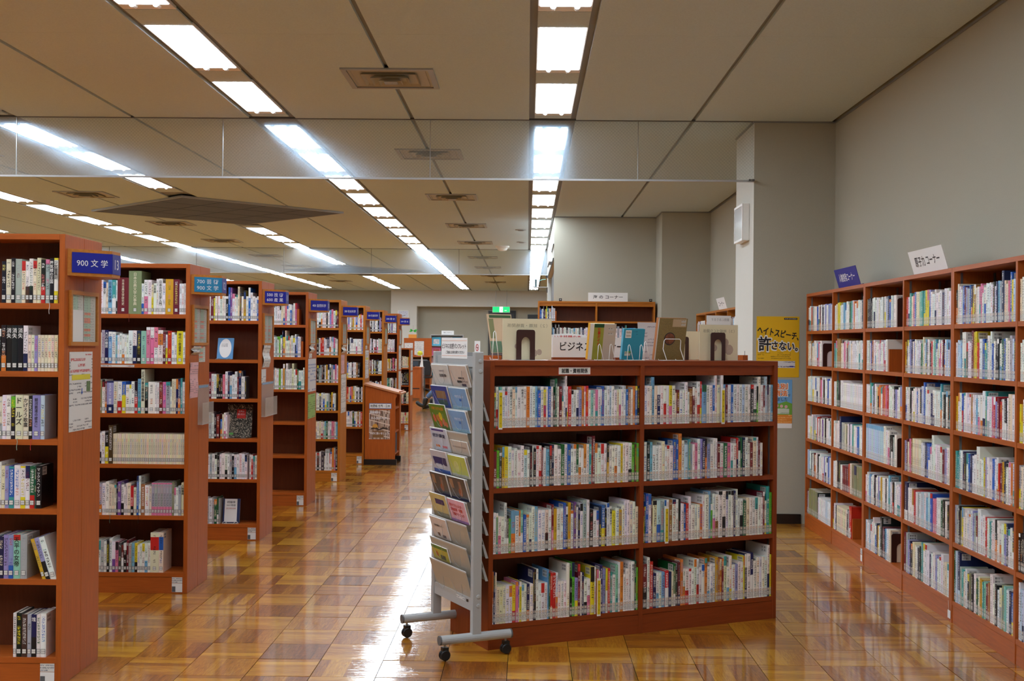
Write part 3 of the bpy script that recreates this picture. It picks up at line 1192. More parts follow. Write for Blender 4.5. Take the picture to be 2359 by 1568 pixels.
# ---- the row of double bookcases on the left
SH = [1.71, 1.405, 1.10, .79, .475, .125]
XE = -2.072
ROWS_Y = [5.41 + 2.015 * k for k in range(9)]
ROWN = ['under the literature sign', 'under the light blue arts sign', 'under the technology sign', 'under the natural science sign', 'under the nearer social science sign', 'under the farther social science sign', 'under the nearer history sign', 'under the farther history sign', 'of low height after the 200 signs']
RCTX = ['literature bookcase', 'arts bookcase', 'technology bookcase', 'natural science bookcase', 'near social science bookcase', 'far social science bookcase', 'near history bookcase', 'far history bookcase', 'low far bookcase']
SHN = ['top shelf', 'second shelf', 'third shelf', 'fourth shelf', 'fifth shelf', 'bottom shelf']
LEFT = [
    ['=kc k18^200 g29^198 c17/r w17/N w18/k^200 c17/r c18^203 k20/r g20/p k19^201{蜃気楼の王国}w w19-y^204{少女霊異記}k _7',
     '=kk 3*k26^205{消失}w w20/B^204 2*c15^163 V15^160 6*c15^163 _6',
     '=cw w20^196 k20/l^192 c34^197{ドールズ}k c25^196{かげろう歌麿}k k18^194 V36^197{銀河鉄道の彼方に}k h19^196 _62',
     '=wc V18^188 b24-t^186 w28^192 w22-y^190 w20^190 G22/r^190 G06^190 k26^193{マックスヘイマン}w _72',
     '=gB V22^195 V22/b^195 m31/r^196{天平の女帝}k g30^196 _70 Y16^190~ V20/k^196~ w26^200~ _4',
     '=wk N26^190 g18^190 B22/k^190{塊}w w20^190 w24^195 _46'],
    ['=wwc w7 w18/b^195{日本文学}k c13^190 s24^208{日本の文学碑}B t24^208 w09/k^205 R70^222{日本古典文学研究史}c U79^264{日本古典文学大事典}c w15 w24^210 w22^210 c12^180 w18^190{日本語}k w13^216 w25^218{日本古代文学入門}k w18^190 Y48^217 R38^216 w14^190 w15^190 w12^190',
     '=wc g20^205 B22^205{大川の隠居}w s22/w^195 w22^195 s12^175 w13^175 w14^185 w17/o^180 w12^175 w12^175 w26^203 w24^203 B28/k^203 m32^203 p24/w^225 p24/w^225 p24/w^225 w30+o^208 R18^195 w12^180 r24^203 w18^195 w14^180 y38^203{時代小説盛衰史}k w16^195',
     '=Uw R12^195 V42-B^195{ミステリー東京}w c22^195 w28/r^195 b24^193 w22^175 w12^175 w20^195 k20/r^195 s21^212 c23^270{近代作家自筆原稿集}k k20/t^188 w42^195 w12^190 w14^190 R22^192 p20^195 g26^195 w10^165 c14^213 c12^213 B12^213 B15^213 t12^218 w17/g^195',
     '=wk N28^235 34*c13^184',
     '=wc c14^185 c13^185 k09^195 v20^205 w18^185 w12^175 w10^195 c20^195 r18/k^180 c18^170 b12/B^240 w14^240 O26^190 w26^185 c14^178 7*g18-p^200 U13^206 w12^170 w14^170 g18^185 c18^203{人物事典}k',
     '=kw w20/v^185 p18/k^185 K18^180 R14^165 k18/w^180 R14^195 g18^175 s18^180 y18/k^178 w15^165 w14^175 w16^178 w18^178 w17^180 c52+r^245 c28+b^245 _124'],
    ['=wwR y11^175 w18 R04^190 w16 w18/o^190 w14 w14 k19/w^190 b15^258 v15^256 w20/p^210 w12^185 w12/t^200 c15^265 K14^215 w16^190 Y20^235 w18^190 b16/w^258 w18^220 w20^190 w14^180 b12/w^190',
     '_1',
     '=Rw w20^190 k20/O^188 k14^175 k14^175 p20^190 w20^213 B16^208 w18/s^180 w22^190 w18^213 R12^172 B20^218 w22^175 w06^175 K10^172 _92',
     '=kR _8 b14^150 c12^188 w16^200 w12^185 _236',
     '=wk w14^190 w28^200 w20/k^195 w16 g18 k18/w^195 w20^190 w18 w24^200 w22 w18/k _18 w14^190 r14^190 g16^180 w16^185',
     '=gG G13^205 g08^195 _290'],
    ['=ww w16^190 c18^195 c18^190 p18^190 w14/b^190 w16 b16/w^190 g14^185 w18^205 p16/r^205 # _62',
     '=wg w16/l^195 l12^190 w18^208 B08^250 y18/o^190 c12^250 w18^200 w14/r^195 c14^185 w18 w18/y^180 w12^215 b14^190 w16 w14^190 # _22',
     '=wl w20^195 Y16/w^240 g12^190 w18^245 w20^188 w18^195 c18^245 w16 w16^188 G14^190 w26^180 w16^180 w14^205 _6',
     '_1', '_1', '_1'],
    ['=wBw =wwwwwkwVpwkR _4', '=kw r20 r20 w14 w18/k B28 w18^205 w16^195 w12 p18 w14 w16^180 _8', '=wk =kggNkwYwGgwpw', '=ww =wwkwbwwgkYww _26', '=cw =cwcmGwwppws', '=kw K34^205 w12 w46^235 r10 w18^205 o8 g8 k8'],
    ['=wwb =wwVwOYwbwwrw', '=ww =RwwkwwwwwwwwV', '=wk =wwbwwkwwOk _40', '=wr =rcpoywkwkw', '=ww =wwwwGwwOwr', '_1'],
    ['=wk =wkwBwwkVR', '=kw =wkwwkwwcc', '=ww =RwkwkBwww', '=gw =wgwkwbwRw', '=ww =wwkwwRwgw', '=ww =wBwwwwkww'],
    ['=tt =ttwBwvwww _12', '=ww w14 w14 w14 w14 w14 _40', '=wY =ccYwkpRw', '=ww =tGwkwRkw', '=ww =wwkwwrww', '=ww =wwbwwkww'],
    ['=kkc =cccccY', '=kk k26^230 k26^230 k26^230 _8', '=ck =cckkcc', '=kc =ccccccc'],
]


def left_rows():
    for i, y in enumerate(ROWS_Y):
        yel = i in (4, 5, 6)
        wv, wh = (W_YEL, W_YELH) if yel else (W_RED, W_REDH)
        low = i == 8
        hh = 1.46 if low else 2.02
        sh = [1.11, .80, .475, .125] if low else SH
        nb = 3 if i < 2 else 2
        W = nb * .9 + .025
        M = T(XE - W, y, 0)
        bookcase(f'tall wooden bookcase {ROWN[i]}, front unit facing down the aisle' if not low else 'low wooden bookcase beyond the blue signs, front unit', M, nb, .9, .235, hh, sh, wv, wh, strips=False, group='double bookcases along the aisle')
        M2 = T(XE, y + .472, 0) @ RZ(180)
        bookcase(f'tall wooden bookcase {ROWN[i]}, rear unit back to back' if not low else 'low wooden bookcase beyond the blue signs, rear unit', M2, nb, .9, .235, hh, sh, wv, wh, strips=False, group='double bookcases along the aisle')
        for k, spec in enumerate(LEFT[i]):
            if spec == '_1':
                continue
            if i:
                spec = '=wwkwcwgw ' + spec
            lay(f'L{i}{k}', M, (nb - 1) * .9 + .025, nb * .9, sh[k], spec, f'on the {SHN[k]}, {RCTX[i]}', f'books {RCTX[i]}', mode=.3, align='right', side='right',
                heights=(188, 190, 192, 196, 205), wd=(15, 24))


left_rows()

# ---- bookcases along the right wall
RM = Matrix(((0, 1, 0, 2.40), (-1, 0, 0, 10.50), (0, 0, 1, 0), (0, 0, 0, 1)))
SHR = [1.68, 1.385, 1.085, .765, .455, .125]
RIGHT = [
    ['=wwrg w30^205 =bwRwBwVwVVhR', '=cwwOwcwwwspww w10^205 @ _370', '=wwhwwbwwOpwkwwbwwg', '=wwwwggwrwRwvwkwwwGw', '=hswkwRcwkwwwwVwwbw @ _60', 'R08^195 g08^190 4*U22^215 k04^210 =w3w3w3w3w3h3w3w3s3'],
    ['=wcy6y6wwshwwGtwowwwwB w18^235', '=tmO7O7O7cwpwRgwcwwwwwwwww', '=wcGk w14^205 w14^205 15*w13^190', '=wcwwB8ggcUwBwtwwbwwB', '=wwkKw 4*R13^190 r10^220 c16^225 U18^225 U20^222 U20^222 U22^222 K14', '=RwwB 12*c13^195 K14^200 =kg r16^235 r16^235 # _300'],
    ['=Uk K16^210 =kwwwwcwwgwhBbwg w26^210 @ _170', '=wwwgwbRowwwwwwwwww5p w20^210 w26^215 # _340', '=wwthkw c12 =kowroprwwwkVwwVR', '10*h15/s^240 =w8w7w7 k14^200 k14^195 g10 w16^210 @ _150', '=wwhswwwkwwVwYwwk w20^215 s18/t^240 =wwkwwwwpp', '=hwwgw w14^205 w14^240 w12 =bBYw k26^270 =RBsww c18^210 @ _260'],
    ['=r4w4 t17^210 c14 p12 b14^212 c14^212 c14^212 m16^212 t16^214 t14^214 y16^216 y14^216 V12^214 =wwwwwwBwwww', '=YkwwVBwVwwwwwGm6c7wsBw wkrwmtwcwpwRbwhwst', '=wwwkwwwbwBh7b8w7wwBwwwwt8wk w14 k16 t10 g12',
     '=VRcpO 6*c13^215 =wwBbbw w20^262 =wwwwwRVwww', 'B26/w^240 =wwOrw5gwhwsh7b7ppwwGkwkw', '=R8g8VBkccwKk t18^235 w18^235 w18^235 =wBwwVww w18^225 =ccww'],
    ['=kc7wwbRVgbBOO6cw5p5p6wwwwwwKwBsg B20^262 =ccpb8y6hb', '=whhsw8w8Gww R18^255 =Y8y8rwwbttw7w8bwkkwG6b6ww g7 h6 B6 w5', '=Yw w18^212 b14^208 w14^215 w14^215 =wwOww s14 =ww w20^235 t12^235 =wwprVRrwkw c22^232 w22^232 k12',
     '=tthwBKwbBww w24^255 =wwyVwwbw w14^222 =rRYBwwoh b14^205', '=ggkU y12^212 =wwwwwVgR w26^235 =wwrwtwwkwwwVBwwBw', 'G10^285 h16^285 B20/h^285 =gtcwkUkwGcYtmRO w20^250 =wkwc U14^225 m14^225 =wBbc'],
    ['=cwgwwww', '=wwwwwww', '=yYwcwwyyww', '=gcwwww', '=kkkkwglyly', '=w9h8h8w8s8w8w8'],
]
BAYN = ['far', 'second', 'third', 'fourth', 'fifth', 'nearest']


def right_cases():
    for u in range(3):
        M = RM @ T(u * 1.8, 0, 0)
        bookcase(['wooden wall bookcase beside the grey column, under the blue corner sign', 'wooden wall bookcase under the white corner sign', 'wooden wall bookcase nearest on the right, cut by the picture edge'][u], M, 2, .8875, .27, 2.0, SHR, W_RED, W_REDH, group='bookcases along the right wall')
    for b in range(6):
        u, k = divmod(b, 2)
        M = RM @ T(u * 1.8, 0, 0)
        for s, spec in enumerate(RIGHT[b]):
            if b == 5:
                lay(f'R{b}{s}', M, .9125, 1.775, SHR[s], spec + ' =wwcwwbwwwgwwwwkwwwwrwwwwwVwwwtww', f'on the {SHN[s]}, {BAYN[b]} bay, right wall', 'books along the right wall', align='fill', wd=(18, 24), heights=(190, 205, 210, 215))
            else:
                lay(f'R{b}{s}', M, k * .8875 + .025, (k + 1) * .8875, SHR[s], spec, f'on the {SHN[s]}, {BAYN[b]} bay, right wall', 'books along the right wall', wd=(12, 18), heights=(188, 192, 200, 205, 210, 212))


right_cases()

# ---- the low island bookcase
IU, IN = Vector((.893, .450, 0)).normalized(), Vector((-.450, .893, 0)).normalized()
IM = Matrix(((IU.x, IN.x, 0, -.186), (IU.y, IN.y, 0, 6.13), (0, 0, 1, 0), (0, 0, 0, 1)))
SHI = [1.12, .815, .482, .127]
ISL = [
    ['G11^178 w12/r^208 |職業紹介 w08^208 m11/G^208 w17^208 w15/r^185 w12^208 w17^208{小規模デイサービス}k c17^195 w12^208 w20^208 w17^208{特養ホーム}k =w6o6w6w6s6b4w6 y16^192 w10^208 b17^208 w14^208 k12^176 G13^250 w12^208 R17^208 c10^160 w12^208 w09/B^262 w06^208 r20^208 =w4w4w4V4 o14^208 w12^208 r15^210 =w4m4w4p4w4 w08^192 b15^208 =w4w6h6w6w4c4 w14/p^190 w16^190 =w6 b14^190 O16^190 w15^190 o14^208 b13^208 k14^208',
     '=R4 l14^190 K12/w^180 Y12^208 y18^208 =w6w4w5w4w6h4w4 k12^208 w07^208 k14^194 w14/r^208 w14/r^208 R08^200 =w5s4 k12/r^208 B12^210 =w6w4G6w6b6w4w6 G13/w^210 =w4w4 o14/w^210 w14^208 t14^210 r04^210 R14^250 =w6w4w6w6 k12/Y^213 =w5w5w5w5 y12^205 =w6w6w6 l15^200 N10^200 l14^205',
     '=w6 t10/w^208 w14/p^190 =w4 w12^256 k10/w^190 l10^175 s20^215 =w6 o08/w^215 m12/w^215 b14^190 c14/o^190 w12^200 w14^228 s16^228 =w6w6c6w6 R10/p^235 Y15^212 =w6w6 b12^240 B10/w^220 Y14^240 =w5 v12^240 w10^215 B10^210 w14^232 =g8w8k5w4w4 B12^210 b18^215 k10^195 w12/b^225 w14^208{転職のオキテ}k =y3w5Y4w6 w14^235 w12^235 =c7w7c5',
     'o06/w^265 B09^265 w08^260 =c4c4c4w4w4y4 p15^205 b05^205 y12/w^205 =w4w4B4w4 B07^262 k10^262 w12^262 =w4w4w4 s08^255 G08^235 r12/c^235 r18^235{ケイハノシゴト}w w12/o^235 =w4w4w4 w18^278 k5 l16^280 =V5 R14/r^270 w08^225 B13^225 =w4w4 y22^250 w10^248 |地域づくり o12/p^232 w08^225 B14^255 V18^235 y12/w^235 r14^235 =t6w5 m14^250 w12^262 o18^262 =w5w7 w14^258 w20^260{地域づくり}B G10^262 l10^228'],
    ['=w6 w14^208 w12^208 s14^255 c16^208 B17^208 w16^208 w16/r^208 w14^208 y17^208 w18^208 c08^168 R14^185 =w3w3 w14^225 w10^172 O16^190 R14/w^200 w14^190 w16/r^230 r10^230 s25/G^210 =w6w6 b12/w^208 w12^262 c18^210 |都市計画論 w14^262 =s6R6w6b6w6w6w6h6 w22^212 =w6k6 w17/G^208 k10/l^200 w14^255 =w6 R10/w^205 h12^255 g10^208 w12^208 s12^208',
     '=w6k6 s12^208 =w4w4w4 c14^210 w10^180 =w4w4 b14^218 b12^218 o8 w14^212 =h4 t12^218 g10^190 w12^190 =p5 w14^218 V10^218 B14^218 k10^218 =V4w4 w10^218 w10^218 =R4w4G4p4 w12^190 =w4 r09/B^218 =w5 G10^218 B14^218 w14^218 =w4R4 c18/t^215 w10^218 R10^195 w12^185 _70',
     'Y08/r^190 G06^195 b14^265 w14/b^262 N06^240 c20^225 h20^225 g16^215 |都市再生論 w10^225 w14^225 O16^225 w18/B^225 w14^225 k10^225 w16^200 b12^195 r14^200 w12^235 =w4w4w4 o14^190 w10^240 w22^240 s10^260 l10/w^190 w14^245 w18/O^240 w20/k^255 w18/k^255 w14/k^255 w14/k^255 w14/k^255 B10^255 w12^262 w12 =w6G5c6w6w6w6w6w6 R10/w^240 w10 t16^270 l14^235',
     'R24/k^240 w14^275 =r8B4 =w4w4s4r5B4 c12 G10/w^230 K12 R14/B^235 o8 =w5w5w5w5 w14^245 w14/r^245 =w5w6 o14/t^245 =w5w6w6 Y14^245 O10^235 o12/c^235 R10^235 c16/t^248 w16 w14^248 =w5V5w6w6 y08^240 B14/w^250 w8 B16/w^255 =w6w7w7w7w7 w14^290 y10^235'],
]


def island():
    ft = bookcase('low reddish wooden double bookcase in the middle, front unit', IM, 2, .8915, .24, 1.462, SHI, W_ISL, W_ISLH, fascia=.054, group='low double bookcase')
    bookcase('low reddish wooden double bookcase in the middle, rear unit', IM @ T(1.808, .482, 0) @ RZ(180), 2, .8915, .24, 1.462, SHI, W_ISL, W_ISLH, fascia=.054, group='low double bookcase')
    n = ['left bay', 'right bay']
    for c in range(2):
        for s in range(4):
            spec = ISL[c][s]
            lay(f'I{c}{s}', IM, c * .8915 + .025, (c + 1) * .8915, SHI[s], spec, f'on the {SHN[s] if s < 3 else "bottom shelf"}, {n[c]}, low bookcase', 'books on the low bookcase',
                align='fill', wd=(13, 19), inset=.008)


island()

# ------------------------------------------------------------------ signs and notices on the aisle ends
def chart_material():
    m = bpy.data.materials.new('classification_chart')
    t = NT(m)
    u, v, _ = t.sep(t.uv())
    row = t.m('FLOOR', t.m('DIVIDE', v, .0125))
    r = t.white(t.comb(row, 3.0, 0))
    red = t.m('GREATER_THAN', r, .72)
    c = t.mix(red, lin((176, 206, 184)), lin((232, 140, 116)))
    left = t.mul(t.m('LESS_THAN', t.m('FRACT', t.m('DIVIDE', u, .158)), .56), t.m('GREATER_THAN', t.m('FRACT', t.m('DIVIDE', u, .158)), .05), t.m('GREATER_THAN', v, .012), t.m('LESS_THAN', v, .212))
    col = t.mix(left, lin((214, 216, 208)), c)
    g = t.mul(t.m('GREATER_THAN', t.white(t.comb(t.m('FLOOR', t.m('DIVIDE', u, .003)), t.m('FLOOR', t.m('DIVIDE', v, .003)), 1.0)), .5), t.m('GREATER_THAN', t.m('FRACT', t.m('DIVIDE', v, .0125)), .3),
              t.m('LESS_THAN', t.m('FRACT', t.m('DIVIDE', u, .079)), .7))
    col = t.mix(t.m('MULTIPLY', g, .4), col, lin((70, 80, 80)))
    t.set(Base_Color=col, Roughness=.3)
    return m


M_CHART = chart_material()
M_NOTE = printed('notice_print', (224, 224, 222), (70, 70, 84), .014, 1.0)
M_NOTE2 = printed('small_print', (222, 222, 218), (96, 100, 120), .011, 5.0)
M_PINK = printed('pink_paper', (226, 178, 182), (140, 110, 120), .012, 2.0)
M_GRN = printed('green_paper', (150, 190, 110), (60, 90, 60), .02, 6.0)
M_REDP = printed('red_print', (228, 226, 224), (196, 50, 50), .026, 7.0, dens=.25)
SIGNS = [('900 文 学', None, '13', M_NAVY, 'navy end sign lettered 900 文学 on the literature bookcase'),
         ('700 芸 術', '900 文 学', '12', M_BLUE, 'light blue end sign lettered 芸術 文学 on the second bookcase row'),
         ('500 技 術', '600 産 業', '11', M_NAVY, 'navy end sign lettered 技術 産業 on the third bookcase row'),
         ('400 自然科学', None, '10', M_NAVY, 'navy end sign lettered 自然科学 on the fourth bookcase row'),
         ('300 社会科学', None, '9', M_NAVY, 'navy end sign lettered 社会科学 (social science), the nearer of two'),
         ('300 社会科学', None, '8', M_NAVY, 'navy end sign lettered 社会科学 (social science), the farther of two'),
         ('200 歴 史', None, '7', M_NAVY, 'navy end sign lettered 歴史 (history), the nearer of two'),
         ('200 歴 史', None, '6', M_NAVY, 'navy end sign lettered 歴史 (history), the farther of two')]


def sheet(name, label, cat, y0, y1, z0, z1, m, x=XE, curl=0.0, group='notices on the bookcase ends', thick=.0012):
    """a sheet stuck on the aisle side of a bookcase end; local x runs away from the camera"""
    t = thing(name, label, cat, frame((x + .0005, y0, z0), (0, 1, 0)), group)
    w, h = y1 - y0, z1 - z0
    mb = MB()
    n = 8
    P = [(k / n, curl * math.sin(k / n * math.pi * 1.6) ** 2) for k in range(n + 1)]
    for (a, p), (b, q) in zip(P, P[1:]):
        mb.quad([(0, a * h, p + thick), (w, a * h, p + thick * 1.2), (w, b * h, q + thick * 1.2), (0, b * h, q + thick)], 0, [(0, a * h), (w, a * h), (w, b * h), (0, b * h)])
        mb.quad([(0, a * h, p), (0, b * h, q), (w, b * h, q), (w, a * h, p)])
    mb.build('sheet', m, t)
    return t, w, h


def aisle_ends():
    for i, (l1, l2, num, pm, lab) in enumerate(SIGNS):
        y = ROWS_Y[i] + .03
        t = thing('end_sign', lab, 'sign', T(XE, y, 1.837), 'end signs of the bookcase rows')
        pl = [(0, 0), (.150, .150), (.150, .262), (0, .412)]
        h = .121
        wd = W_FRAME
        Mz = Matrix(((1, 0, 0, 0), (0, 0, 1, 0), (0, 1, 0, 0), (0, 0, 0, 1)))   # (x, y=z-axis)
        MB().prism(pl, 0, h, M=Mz).build('wooden_body', wd, t)
        e = .0016
        q = 2 ** .5 / 2
        F1 = frame((.0 + e * q, .0 - e * q, 0), (q, q, 0))
        MB().box((.020, .0145, 0), (.2122, h - .0145, .0012)).build('face_plate', pm, t, M=None).matrix_local = F1
        F2 = frame((.150 + e, .150, 0), (0, 1, 0))
        MB().box((0, .0145, 0), (.112, h - .0145, .0012)).build('number_plate', M_NAVY, t).matrix_local = F2
        if l2:
            letters(l1, M_INKW, t, F1, .150, .030, .112, .080, z=.0018)
            letters(l2, M_INKW, t, F1, .150, .030, .112, .041, z=.0018)
        else:
            letters(l1, M_INKW, t, F1, .148 if i == 0 else .155, .034 if i == 0 else .030, .116, .060, z=.0018)
        letters(num, M_INKW, t, F2, .052, .046, .056, .060, z=.0018)
        # framed classification chart
        t = thing('classification_board', f'wood-framed chart of shelf classes {["with one half-empty sheet, beneath the literature sign", "beneath the light blue arts sign", "beneath the technology sign", "beneath the natural science sign", "beneath the nearer social science sign", "beneath the farther social science sign", "beneath the nearer history sign", "beneath the farther history sign"][i]}',
                  'notice board', frame((XE, ROWS_Y[i] + .048, 1.520), (0, 1, 0)), 'framed charts on the bookcase ends')
        W, H = .352, .252
        m = MB()
        for a, b in (((0, 0), (W, .018)), ((0, H - .018), (W, H)), ((0, .018), (.018, H - .018)), ((W - .018, .018), (W, H - .018))):
            m.box((a[0], a[1], 0), (b[0], b[1], .014))
        m.build('frame', W_FRAME, t)
        for k in range(2):
            a = .018 + k * .160
            half = i == 0 and k == 0
            mb = MB()
            mb.quad([(a, .018, .004), (a + .154, .018, .004), (a + .154, H - .018, .004), (a, H - .018, .004)], 0, [(0, 0), (.154, 0), (.154, .216), (0, .216)])
            mb.build('chart_sheet', M_CHART, t)
            if half:
                box('blank_sheet', (a + .003, .02, .0045), (a + .151, .165, .0055), M_PAPER, t)
        box('glazing', (.018, .018, .008), (W - .018, H - .018, .0095), M_ACRYL, t)
    Y = ROWS_Y
    # literature bookcase notice
    t, w, h = sheet('notice', 'long white notice with red heading and yellow bar below the framed chart', 'notice', Y[0] + .062, Y[0] + .352, 1.128, 1.492, M_NOTE)
    box('red_heading', (.012, .262, .0014), (w - .015, .354, .0024), M_REDP, t)
    box('yellow_bar', (.03, .235, .0014), (w - .03, .259, .0024), mat('bar_yellow', (226, 214, 60), .5), t)
    mb = MB()
    mb.quad([(x, y_, .003) for x, y_ in [(.150, .195), (.150, .178), (.142, .178), (.154, .165), (.166, .178), (.158, .178), (.158, .195)]])
    mb.build('arrow', mat('arrow_blue', (40, 90, 190), .5), t)
    box('drawing', (.215, .178, .0014), (.262, .226, .0022), mat('drawing_green', (110, 140, 90), .5, noise=.6, scale=60), t)
    # arts bookcase
    t, w, h = sheet('notice', 'small curled white slip under the second framed chart', 'notice', Y[1] + .03, Y[1] + .20, 1.464, 1.515, M_NOTE2, curl=.02)
    t, w, h = sheet('notice', 'small green and red chart sheet beside the curled slip', 'notice', Y[1] + .215, Y[1] + .36, 1.415, 1.517, M_CHART)
    t, w, h = sheet('notice', 'long pink paper strip on the second bookcase end', 'notice', Y[1] + .01, Y[1] + .19, 1.195, 1.415, M_PINK, curl=.004)
    # technology
    sheet('notice', 'long curled white strip under the third framed chart', 'notice', Y[2] + .04, Y[2] + .29, 1.345, 1.525, M_NOTE2, curl=.012)
    sheet('notice', 'small white card below the curled strip on the third row', 'notice', Y[2] + .01, Y[2] + .17, 1.222, 1.332, M_NOTE)
    # natural science
    sheet('notice', 'small bulging white slip on the natural science bookcase end', 'notice', Y[3] + .06, Y[3] + .27, 1.45, 1.53, M_NOTE2, curl=.02)
    sheet('notice', 'tiny white card on the natural science bookcase end', 'notice', Y[3] + .06, Y[3] + .21, 1.395, 1.44, M_NOTE)
    sheet('notice', 'large white sheet with blue print on the natural science bookcase end', 'notice', Y[3] + .01, Y[3] + .43, 1.075, 1.388, printed('blue_print', (214, 216, 220), (90, 120, 180), .03, 8.0))
    sheet('notice', 'green poster on the natural science bookcase end', 'poster', Y[3] + .02, Y[3] + .42, .82, 1.05, M_GRN)
    sheet('notice', 'silver bulging slip on the nearer social science bookcase end', 'notice', Y[4] + .05, Y[4] + .3, 1.43, 1.52, M_NOTE2, curl=.02)
    sheet('notice', 'pink strip on the nearer social science bookcase end', 'notice', Y[4] + .02, Y[4] + .27, 1.2, 1.41, M_PINK)
    sheet('notice', 'striped white list on the nearer social science bookcase end', 'notice', Y[4] + .04, Y[4] + .4, .76, 1.19, M_NOTE)
    sheet('notice', 'small white card on the farther social science bookcase end', 'notice', Y[5] + .05, Y[5] + .2, 1.465, 1.53, M_NOTE2)
    t, w, h = sheet('notice', 'white notice with yellow bar on the farther social science bookcase end', 'notice', Y[5] + .03, Y[5] + .36, 1.09, 1.45, M_NOTE)
    box('yellow_bar', (.04, .24, .0014), (w - .04, .265, .0024), MATS['bar_yellow'], t)
    sheet('notice', 'tall white list on the farther history bookcase end', 'notice', Y[7] + .05, Y[7] + .4, 1.12, 1.51, M_NOTE)
    sheet('notice', 'lower white list on the farther history bookcase end', 'notice', Y[7] + .05, Y[7] + .4, .70, 1.09, M_NOTE2)
    sheet('notice', 'upper print sheet on the low far bookcase end', 'notice', Y[8] + .05, Y[8] + .4, 1.06, 1.42, M_NOTE)
    sheet('notice', 'lower picture sheet on the low far bookcase end', 'notice', Y[8] + .05, Y[8] + .4, .62, 1.03, M_NOTE2)
    # clear leaflet pockets
    for i, (a, b, z0, z1) in ((1, (.20, .47, 1.02, 1.27)), (2, (.02, .47, .96, 1.23))):
        t = thing('leaflet_pocket', ['', 'clear plastic leaflet pocket on the arts bookcase end', 'clear plastic leaflet pocket on the technology bookcase end'][i], 'leaflet holder', frame((XE + .001, Y[i] + a, z0), (0, 1, 0)), 'clear leaflet pockets')
        w, h = b - a, z1 - z0
        box('back_sheet', (0, 0, 0), (w, h, .001), M_TAPE, t)
        box('pocket_front', (0, 0, .03), (w, h * .55, .031), M_TAPE, t)
        box('pocket_floor', (0, 0, .001), (w, .001, .03), M_TAPE, t)
        box('label_strip', (.02, h - .02, .0015), (w - .03, h - .005, .002), mat('strip_blue', (130, 160, 190), .5), t)
    # kickboard tags
    for i in range(9):
        t = thing('shelf_tag', f'white and grey barcode tag on the kickboard of the {RCTX[i]}', 'tag', frame((XE - .098, Y[i] + .0035, .008), (1, 0, 0)), 'kickboard tags')
        box('upper_sticker', (.004, .055, 0), (.068, .092, .0008), M_NOTE2, t)
        box('lower_sticker', (.004, 0, 0), (.068, .053, .0008), M_PAPER, t)
        box('grey_patch', (.005, .002, .0008), (.026, .035, .0014), M_GREYD, t)
    # paper strip on the arts bookcase shelf edge
    t = thing('shelf_strip', 'white printed strip on the second shelf edge of the arts bookcase', 'label', frame((-2.63, Y[1] + .0012, 1.384), (1, 0, 0)))
    box('strip', (0, 0, 0), (.22, .013, .0008), printed('strip_print', (220, 220, 216), (90, 60, 60), .012, 11.0), t)
    # green paper ornament under the last sign
    t = thing('paper_ornament', 'bright green leaf shaped paper ornament hanging below the farther history sign', 'ornament', T(-1.86, Y[7] + .22, 1.75))
    g = mat('leaf_green', (60, 200, 70), .5)
    for a, l in ((-12, .08), (20, .06), (170, .07), (205, .06)):
        MB().prism([(0, 0), (l * .5, .015), (l, 0), (l * .5, -.015)], -.001, .001, M=RY(a)).build('leaf', g, t)
    MB().tube([(0, 0, 0), (0, 0, .088)], .001, 4).build('thread', M_GREYD, t)


aisle_ends()


# ------------------------------------------------------------------ face-out display books on the shelves
def face_book(M, w, h, th, cover, label, group='books displayed face out', cat='book', cov=None):
    """book in its own frame: x right, y up, z towards the viewer, bottom edge at y = 0"""
    t = thing('display_book', label, cat, M, group)
    box('front_cover', (-w / 2, 0, -.001), (w / 2, h, 0), cover, t)
    box('back_cover', (-w / 2, 0, -th), (w / 2, h, -th + .001), cov or cover, t)
    box('page_block', (-w / 2 + .003, .003, -th + .001), (w / 2 - .003, h - .003, -.001), M_PAGE, t)
    box('spine', (-w / 2 - .0015, 0, -th), (-w / 2, h, 0), cov or cover, t)
    return t


def wire_stand(M, label, w=.07, h=.075, group='wire display stands', m=None, tall=False):
    """M wire easel: x right, y up, z to the viewer; two narrow loops joined by a base"""
    t = thing('wire_stand', label, 'display stand', M, group)
    m = m or M_WHITE
    if tall:
        p = [(-w / 2 - .02, .002, .004), (-w / 2 + .012, .002, .012), (-w / 2 - .008, .065, .004), (-w / 2 + .002, h - .008, 0), (-w / 2 + .010, h, 0), (w / 2 - .010, h, 0), (w / 2 - .002, h - .008, 0), (w / 2 + .004 - .012, .065, .004), (w / 2 + .012, .002, .012), (w / 2 - .02, .002, .004)]
        MB().tube(p, .0021, 6).build('wire_loop', m, t, smooth=True)
    else:
        for s in (-1, 1):
            c = s * w / 2
            p = [(c - .019, .002, .012), (c - .010, h * .6, .004), (c - .006, h - .008, 0), (c, h, 0), (c + .006, h - .008, 0), (c + .010, h * .6, .004), (c + .019, .002, .012)]
            MB().tube(p, .0019, 6).build('wire_loop', m, t, smooth=True)
    MB().tube([(-w / 2 - .015, .002, .012), (w / 2 + .015, .002, .012)], .0019, 6).build('base_wire', m, t)
    MB().tube([(-w / 2, .002, .012), (-w / 2, .002, -.05), (-w / 2, .014, -.056)], .0019, 6).build('foot_wire', m, t)
    MB().tube([(w / 2, .002, .012), (w / 2, .002, -.05), (w / 2, .014, -.056)], .0019, 6).build('foot_wire', m, t)
    return t


